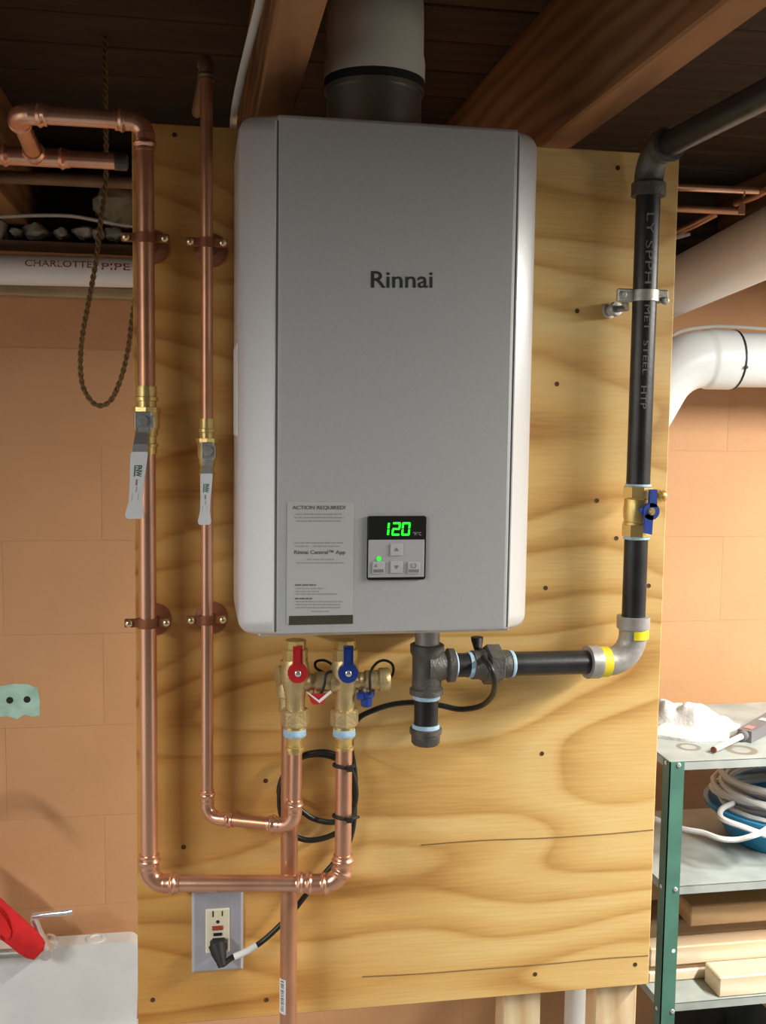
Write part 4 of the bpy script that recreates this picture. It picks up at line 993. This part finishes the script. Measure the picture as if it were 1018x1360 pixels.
# folded inner layer of the cloth
cl = MB(); pol = [(-30, 1205), (-12, 1200), (-2, 1209), (8, 1222), (15, 1236), (14, 1244), (8, 1246), (2, 1240), (-6, 1248), (-14, 1230)]
cl.prism([U(x, y, fy-.052-.004*math.sin(k)) for k, (x, y) in enumerate(pol)], (0, -.004, 0)); cl.build('cloth_fold', 'red_cloth', cloth)

# ================================================================== RIGHT BACKGROUND
SF = .35; SBk = .72; SX0 = .9415; SX1 = 1.72
zs1, zs2, zs3 = .2195, -.020, -.250; zs4 = -.70
sh = thing('metal_shelving', ((SX0+SX1)/2, (SF+SBk)/2, -.95), 'green steel shelving unit with worn grey shelves', 'shelving')
rg = []
for px, py, r, wd in ((915, 992, .019, .006), (985, 996, .024, .009)):
    c = UZ(px, py, zs1); rg.append((c.x-(SX0+SX1)/2, c.y-(SF+SBk)/2, r, wd))
M['shelf_top'] = shelf_top_mat(rg); M['shelf_low'] = shelf_top_mat([])
first = None
for (x, sx) in ((SX0, 1), (SX1, -1)):
    for (y, sy) in ((SF, 1), (SBk, -1)):
        mb = MB(); mb.box((x, y, -.95), (x+sx*.029, y+sy*.002, zs1)); mb.box((x, y, -.95), (x+sx*.002, y+sy*.029, zs1))
        po = mb.build('post', 'green', sh)
        if sx > 0 and sy > 0: first = po; OFF[po.name] = OFF[sh.name]
for k, (px, py) in enumerate(((902, 1016), (897.5, 1181), (893.5, 1343))):
    p = U(px, py, SF); MB().lathe((p.x, SF, p.z), (0, -1, 0), [(0, .0045), (.0015, .0045), (.003, .003), (.0034, 0)], 10).build('bolt', 'steel', first)
    MB().lathe((SX0, SF+.014, p.z), (-1, 0, 0), [(0, .0045), (.0015, .0045), (.003, .003), (.0034, 0)], 10).build('bolt', 'steel', first)
p = U(895, 1263, SF); MB().lathe((p.x, SF, p.z), (0, -1, 0), [(0, .0040), (.0004, .0038)], 10).build('post_hole', 'tag', first)
p = U(899, 1100, SF)
for k, z in enumerate((zs1, zs2, zs3, zs4)):
    mb = MB(); e = .0005 if k == 0 else 0
    mb.box((SX0+.0025, SF+.0025, z-.002), (SX1-.0025, SBk-.0025, z))
    mb.box((SX0+.0025, SF+.0025, z-.017), (SX1-.0025, SF+.0045, z-.001)); mb.box((SX0+.0025, SBk-.0045, z-.017), (SX1-.0025, SBk-.0025, z-.001))
    mb.box((SX0+.0025, SF+.003, z-.017), (SX0+.0045, SBk-.003, z-.001)); mb.box((SX1-.0045, SF+.003, z-.017), (SX1-.0025, SBk-.003, z-.001))
    mb.build('shelf', 'shelf_top' if k == 0 else 'shelf_low', sh)
# rag
def rag():
    mb = MB(); nx, ny = 40, 26; vs = []
    fl = [UZ(x, y, zs1) for x, y in ((864, 981), (964, 987), (985, 966), (868, 952))]
    rnd = random.Random(4)
    for j in range(ny+1):
        for i in range(nx+1):
            u = i/nx; v = j/ny
            p = (fl[0]*(1-u)+fl[1]*u)*(1-v)+(fl[3]*(1-u)+fl[2]*u)*v
            Hs = ((0, .046), (.14, .058), (.34, .044), (.52, .056), (.68, .040), (.86, .026), (1.01, .016))
            for (ua, ha), (ub, hb) in zip(Hs[:-1], Hs[1:]):
                if ua <= u < ub: q_ = (u-ua)/(ub-ua); q_ = q_*q_*(3-2*q_); Hh_ = ha+(hb-ha)*q_
            if v < .30: h = .021*math.sqrt(max(.0, 1-((v-.13)/.17)**2))+.002*math.sin(13*u)
            else: h = (Hh_+.004*math.sin(23*u+9*v)+.003*math.sin(37*u-15*v))*math.sin(PI*min(1, ((v-.30)/.70)**.75*.93+.07))**.7
            ed = min(1, 5*min(u, 1-u, v, 1-v)+.02)
            p = p+V((.006*math.sin(9*v), .008*math.sin(7*u+1), .004+max(.002, h)*ed**.5)); vs.append(p)
    nn = len(vs); k = nx+1
    fs = [(j*k+i, j*k+i+1, (j+1)*k+i+1, (j+1)*k+i) for j in range(ny) for i in range(nx)]
    rim = [i for i in range(k)]+[j*k+nx for j in range(1, ny+1)]+[ny*k+i for i in range(nx-1, -1, -1)]+[j*k for j in range(ny-1, 0, -1)]
    vb = [V((vs[i].x, vs[i].y, zs1+.0005)) for i in rim]; r = len(rim)
    fs += [(rim[i], rim[(i+1) % r], nn+(i+1) % r, nn+i) for i in range(r)]+[tuple(range(nn+r-1, nn-1, -1))]
    mb.add(vs+vb, fs, True); return mb
rg_o = single(rag(), 'white_rag', 'rag', UZ(920, 970, zs1), 'crumpled white rag on top of the green shelving', 'rag')
# gas sniffer: body with a probe
mt = thing('leak_detector', tuple(UZ(990, 985, zs1)), 'grey handheld meter with a thin probe lying on the shelving top', 'meter')
c0 = UZ(988, 985, zs1); c1 = UZ(1034, 960, zs1); ax = (c1-c0); Lm = ax.length; ax.normalize(); sd = V((-ax.y, ax.x, 0))
vs = [c0+ax*a+sd*b+V((0, 0, z)) for a, b, z in ((0, -.016, .001), (Lm, -.020, .001), (Lm, .020, .001), (0, .016, .001), (.004, -.014, .022), (Lm, -.018, .024), (Lm, .018, .024), (.004, .014, .022))]
MB().add(vs, [(0, 1, 2, 3), (4, 5, 6, 7), (0, 1, 5, 4), (1, 2, 6, 5), (2, 3, 7, 6), (3, 0, 4, 7)]).build('body', 'meter', mt)
for s0, s1, m in ((.10, .22, 'meter_print'), (.50, .62, 'paper')):
    vs = [c0+ax*(Lm*a)+sd*b+V((0, 0, .0224+.002*a)) for a, b in ((s0, -.008), (s1, -.008), (s1, .008), (s0, .008))]
    MB().prism(vs, (0, 0, .0006)).build('body_label', m, mt)
e0 = UZ(948, 1001, zs1)+V((0, 0, .0075))
MB().tube([c0+ax*.004+V((0, 0, .013)), e0.lerp(c0+V((0, 0, .013)), .25), e0], [.0062, .0062, .0058], 10).build('probe', 'nm_cable', mt)
MB().lathe(e0, (e0-c0), [(-.003, .0061), (.0006, .0061), (.0008, .0045)], 10).build('probe_tip', 'hanger', mt)
MB().lathe(c0+V((0, 0, .013)), -ax, [(-.002, .010), (.008, .010), (.010, .007)], 12).build('probe_collar', 'meter', mt)
# blue bin with cable coil
bc = UZ(1062, 1142, zs2); bc = V((1.285, .54, zs2))
bn = thing('storage_bin', tuple(bc), 'blue plastic bin on the second shelf, holding coiled cable', 'bin')
RT, Rb, BHt = .150, .105, .075
MB().lathe(bc+V((0, 0, .001)), (0, 0, 1), [(0, Rb), (BHt-.006, RT-.004), (BHt-.006, RT+.006), (BHt, RT+.006), (BHt, RT-.003), (.006, Rb-.004), (.006, 0)], 40).build('body', 'bin', bn)
coil = thing('cable_coil', tuple(bc+V((0, 0, BHt))), 'coil of white cable heaped in the blue bin', 'cable')
rnd = random.Random(9); P = []
for k in range(12*22):
    q = 2*PI*k/22; lp = k/22
    r = .118+.016*math.sin(lp*2.4)+.006*math.sin(q*2+lp); P.append(bc+V((r*math.cos(q)+.006*math.sin(lp*3), r*.98*math.sin(q), BHt+.010+.0036*lp+.010*math.sin(q+lp*.9))))
MB().tube(P, .0058, 8).build('loops', 'cable_white', coil)
MB().tube(spline([U(868, 1086, .52), U(890, 1096, .49), U(908, 1101, .46), U(935, 1106, .43), U(958, 1114, .40), U(980, 1115, .39), U(1000, 1110, .38), U(1014, 1104, .40), U(1040, 1085, .44)], 7), .0056, 8).build('tail', 'cable_white', coil)
MB().tube(spline([U(975, 1066, .50), U(960, 1074, .47), U(957, 1083, .44), U(965, 1090, .42), U(990, 1099, .40), U(1020, 1110, .39), U(1050, 1118, .39)], 7), .0056, 8).build('strand', 'cable_white', coil)
# cyan scoop in the bin
single(MB().lathe(bc+V((-.058, -.068, .046)), (.1, -.15, 1), [(0, .030), (.024, .036), (.026, .036), (.026, .033), (.004, .027), (.004, 0)], 20), 'plastic_cup', 'bin_in', bc+V((-.058, -.068, .046)), 'bright cyan plastic cup at the near edge of the blue bin', 'cup')
# lumber on the third shelf
def lum(x0, x1, y0, y1, z0, z1, m, label, rot=0.):
    c = V(((x0+x1)/2, (y0+y1)/2, z0)); mb = MB().box((x0-c.x, y0-c.y, 0), (x1-c.x, y1-c.y, z1-z0), .0025)
    o = single(mb, 'lumber', m, (0, 0, 0), label, 'lumber', 'offcut lumber on the shelving'); o.location = c; o.rotation_euler.z = rot; return o
zq = lambda py, y: U(950, py, y).z
yf2 = SF+.006
pxl = U(955, 1330, yf2).x
lum(pxl, pxl+.5, yf2, yf2+.060, zs3+.0005, zs3+.0405, 'pine', 'short thick pale pine offcut at the front of the third shelf', .0)
yr = .425
z_a = zs3+.0005
zbv = [z_a, z_a+.022, z_a+.034, z_a+.072, z_a+.108, z_a+.150]
for k, (m, label, x0, yy) in enumerate((('pine', 'thin pale strip at the bottom of the lumber pile on the third shelf', .90, yr), ('pine_old', 'reddish thin slat in the lumber pile on the third shelf', .90, yr+.004), ('pine', 'long pale plank in the middle of the lumber pile on the third shelf', .88, yr-.004), ('pine_dark', 'added dark brown plank standing in for the shaded gap under the topmost plank', .93, yr+.035), ('pine_old', 'brown plank topmost in the lumber pile on the third shelf', U(918, 1215, yr).x, yr))):  # dark plank is added where the gap in the pile is only shade
    lum(x0 if x0 > .9499 else .9500, 1.66, yy, min(SBk-.032, yy+.089), zbv[k]+.0002*k, zbv[k+1]+.0002*k-.0002, m, label)
# dark bag on the low shelf
lump(960, 1420, .52, .14, .12, 'dark_sack', 'tool_dark', 'black sack on the bottom shelf of the green shelving', 'bag', None, 8, .12)

# ---- large drain pipe with elbow
RP = .0565; py_ = .62; pc0 = U(972, 478, py_)
dp = thing('drain_pipe', tuple(pc0), 'fat white plastic drain pipe with an elbow behind the board edge', 'pipe')
MB().tube([pc0+V((-.01, 0, 0)), pc0+V((.9, 0, .012))], RP, 32).build('pipe', 'pvc_bright', dp)
ec = pc0+V((-.125, 0, 0)); path = elbow_path(pc0+V((.0, 0, 0)), ec, ec+V((-.10, .03, -.20)), .105, 18); pts, L = resample(path, 70)
MB().tube(pts, [RP*1.09 if L*i/69 < .055 else (RP*1.09-(RP*.05)*min(1, (L*i/69-.055)/.008)) for i in range(70)], 32).build('elbow', 'pvc_bright', dp)
MB().lathe(pc0+V((.0, 0, 0)), (1, 0, 0), [(-.002, RP*1.06), (-.002, RP*1.10), (.0025, RP*1.10), (.0025, RP*1.0)], 32).build('coupling_band', 'rubber', dp)
MB().lathe(pc0+V((.0, -RP*1.08, -.018)), (0, -1, 0), [(0, .004), (.004, .003)], 8).build('band_screw', 'rubber', dp)
dn = ec+V((-.10, .03, -.20)); MB().tube([dn+V((.01, -.003, .02)), dn+V((-.14, .04, -.28))], RP, 28).build('lower_pipe', 'pvc_bright', dp)
# pipe rising towards the room, under the joists
q0 = U(868, 396, .74); q1 = U(1090, 290, .05)
single(MB().tube([q0, q1], RP*.98, 32), 'drain_pipe', 'pvc', q0, 'fat cream drain pipe slanting up under the joists, over the elbowed one', 'pipe')
# thin white cable on the wall above the fat pipe
mb = MB(); mb.tube(spline([U(885, 452, .70), U(905, 440, .70), U(940, 434, .71), U(975, 434, .71), U(1020, 437, .71), U(1070, 440, .71)], 6), .004, 8)
single(mb, 'electrical_cable', 'nm_cable', U(940, 434, .71), 'thin white cable lying on the fat elbowed drain pipe', 'cable')
# copper lines up right
c1_ = thing('copper_pipe', tuple(U(950, 251, .50)), 'pink copper line by the gas pipe, hung with a copper strap', 'pipe')
MB().tube([U(860, 247, .50), U(1090, 257, .50)], .0070, 12).build('pipe', 'copper', c1_)
MB().tube([U(1020, 252, .48), U(1003, 261, .52), U(978, 270, .60)], .0068, 12).build('branch', 'copper_dull', c1_)
p = U(986, 277, .44); MB().box((p.x-.006, .44, p.z-.011), (p.x+.007, .4425, p.z+.010), .0006).build('strap', 'copper', c1_)
MB().tube([p+V((0, .001, .010)), U(990, 255, .493)], .002, 6).build('strap_tail', 'copper', c1_)
c2_ = thing('copper_pipe', tuple(U(930, 278, .62)), 'dull copper line below the pink one, behind the cream drain pipe', 'pipe')
MB().tube([U(860, 275, .62), U(985, 281, .62)], .0075, 12).build('pipe', 'copper_dull', c2_)
MB().tube([U(892, 312, .72), U(925, 297, .66), U(952, 283, .63)], .0080, 12).build('branch', 'copper_dull', c2_)
mb = MB(); mb.tube([U(885, 318, .55), U(906, 313, .54), U(917, 311, .53)], [.005, .005, .003], 8)
single(mb, 'electrical_cable', 'cable_white', U(906, 313, .54), 'short white cable end poking out at the board edge', 'cable')
# white waste stack behind the board
ws = U(770, 1340, .50)
single(MB().tube([(ws.x, .50, -.95), (ws.x, .50, .60)], .0300, 28), 'waste_pipe', 'pvc', (ws.x, .50, -.95), 'upright white waste pipe between the pine studs', 'pipe')

# ================================================================== LAMPS (outside the frame)
for (lx, ly, lz), lb2 in ((LAMP_R, 'white enamel shop light hung beyond the green shelving'), (LAMP_L, 'white enamel shop light hung over the tub side')):
    sl = thing('shop_light', (lx, ly, lz+.012), lb2, 'lamp')
    MB().add([(lx-.13, ly-.62, lz+.005), (lx+.13, ly-.62, lz+.005), (lx+.13, ly+.62, lz+.005), (lx-.13, ly+.62, lz+.005), (lx-.05, ly-.62, lz+.055), (lx+.05, ly-.62, lz+.055), (lx+.05, ly+.62, lz+.055), (lx-.05, ly+.62, lz+.055)],
             [(0, 1, 5, 4), (1, 2, 6, 5), (2, 3, 7, 6), (3, 0, 4, 7), (4, 5, 6, 7)]).build('housing', 'lamp_metal', sl)
    for dy in (-.5, .5): MB().tube([(lx, ly+dy, lz+.055), (lx, ly+dy, JZ+.19)], .002, 6).build('hanging_wire', 'steel_dull', sl)

bl = thing('added_fill_bulb', FILL_BULB, 'added unseen bulb on a cord from the joists, filling light onto the flue', 'lamp')  # unseen bulb, added to carry the fill light for the flue
bx_, by_, bz_ = FILL_BULB
MB().tube([(bx_, by_, bz_+.115), (bx_, by_, JZ+.1945)], .003, 8).build('cord', 'rubber', bl)
MB().lathe((bx_, by_, bz_+.055), (0, 0, 1), [(0, .015), (.045, .017), (.06, .008)], 14).build('socket', 'bezel', bl)
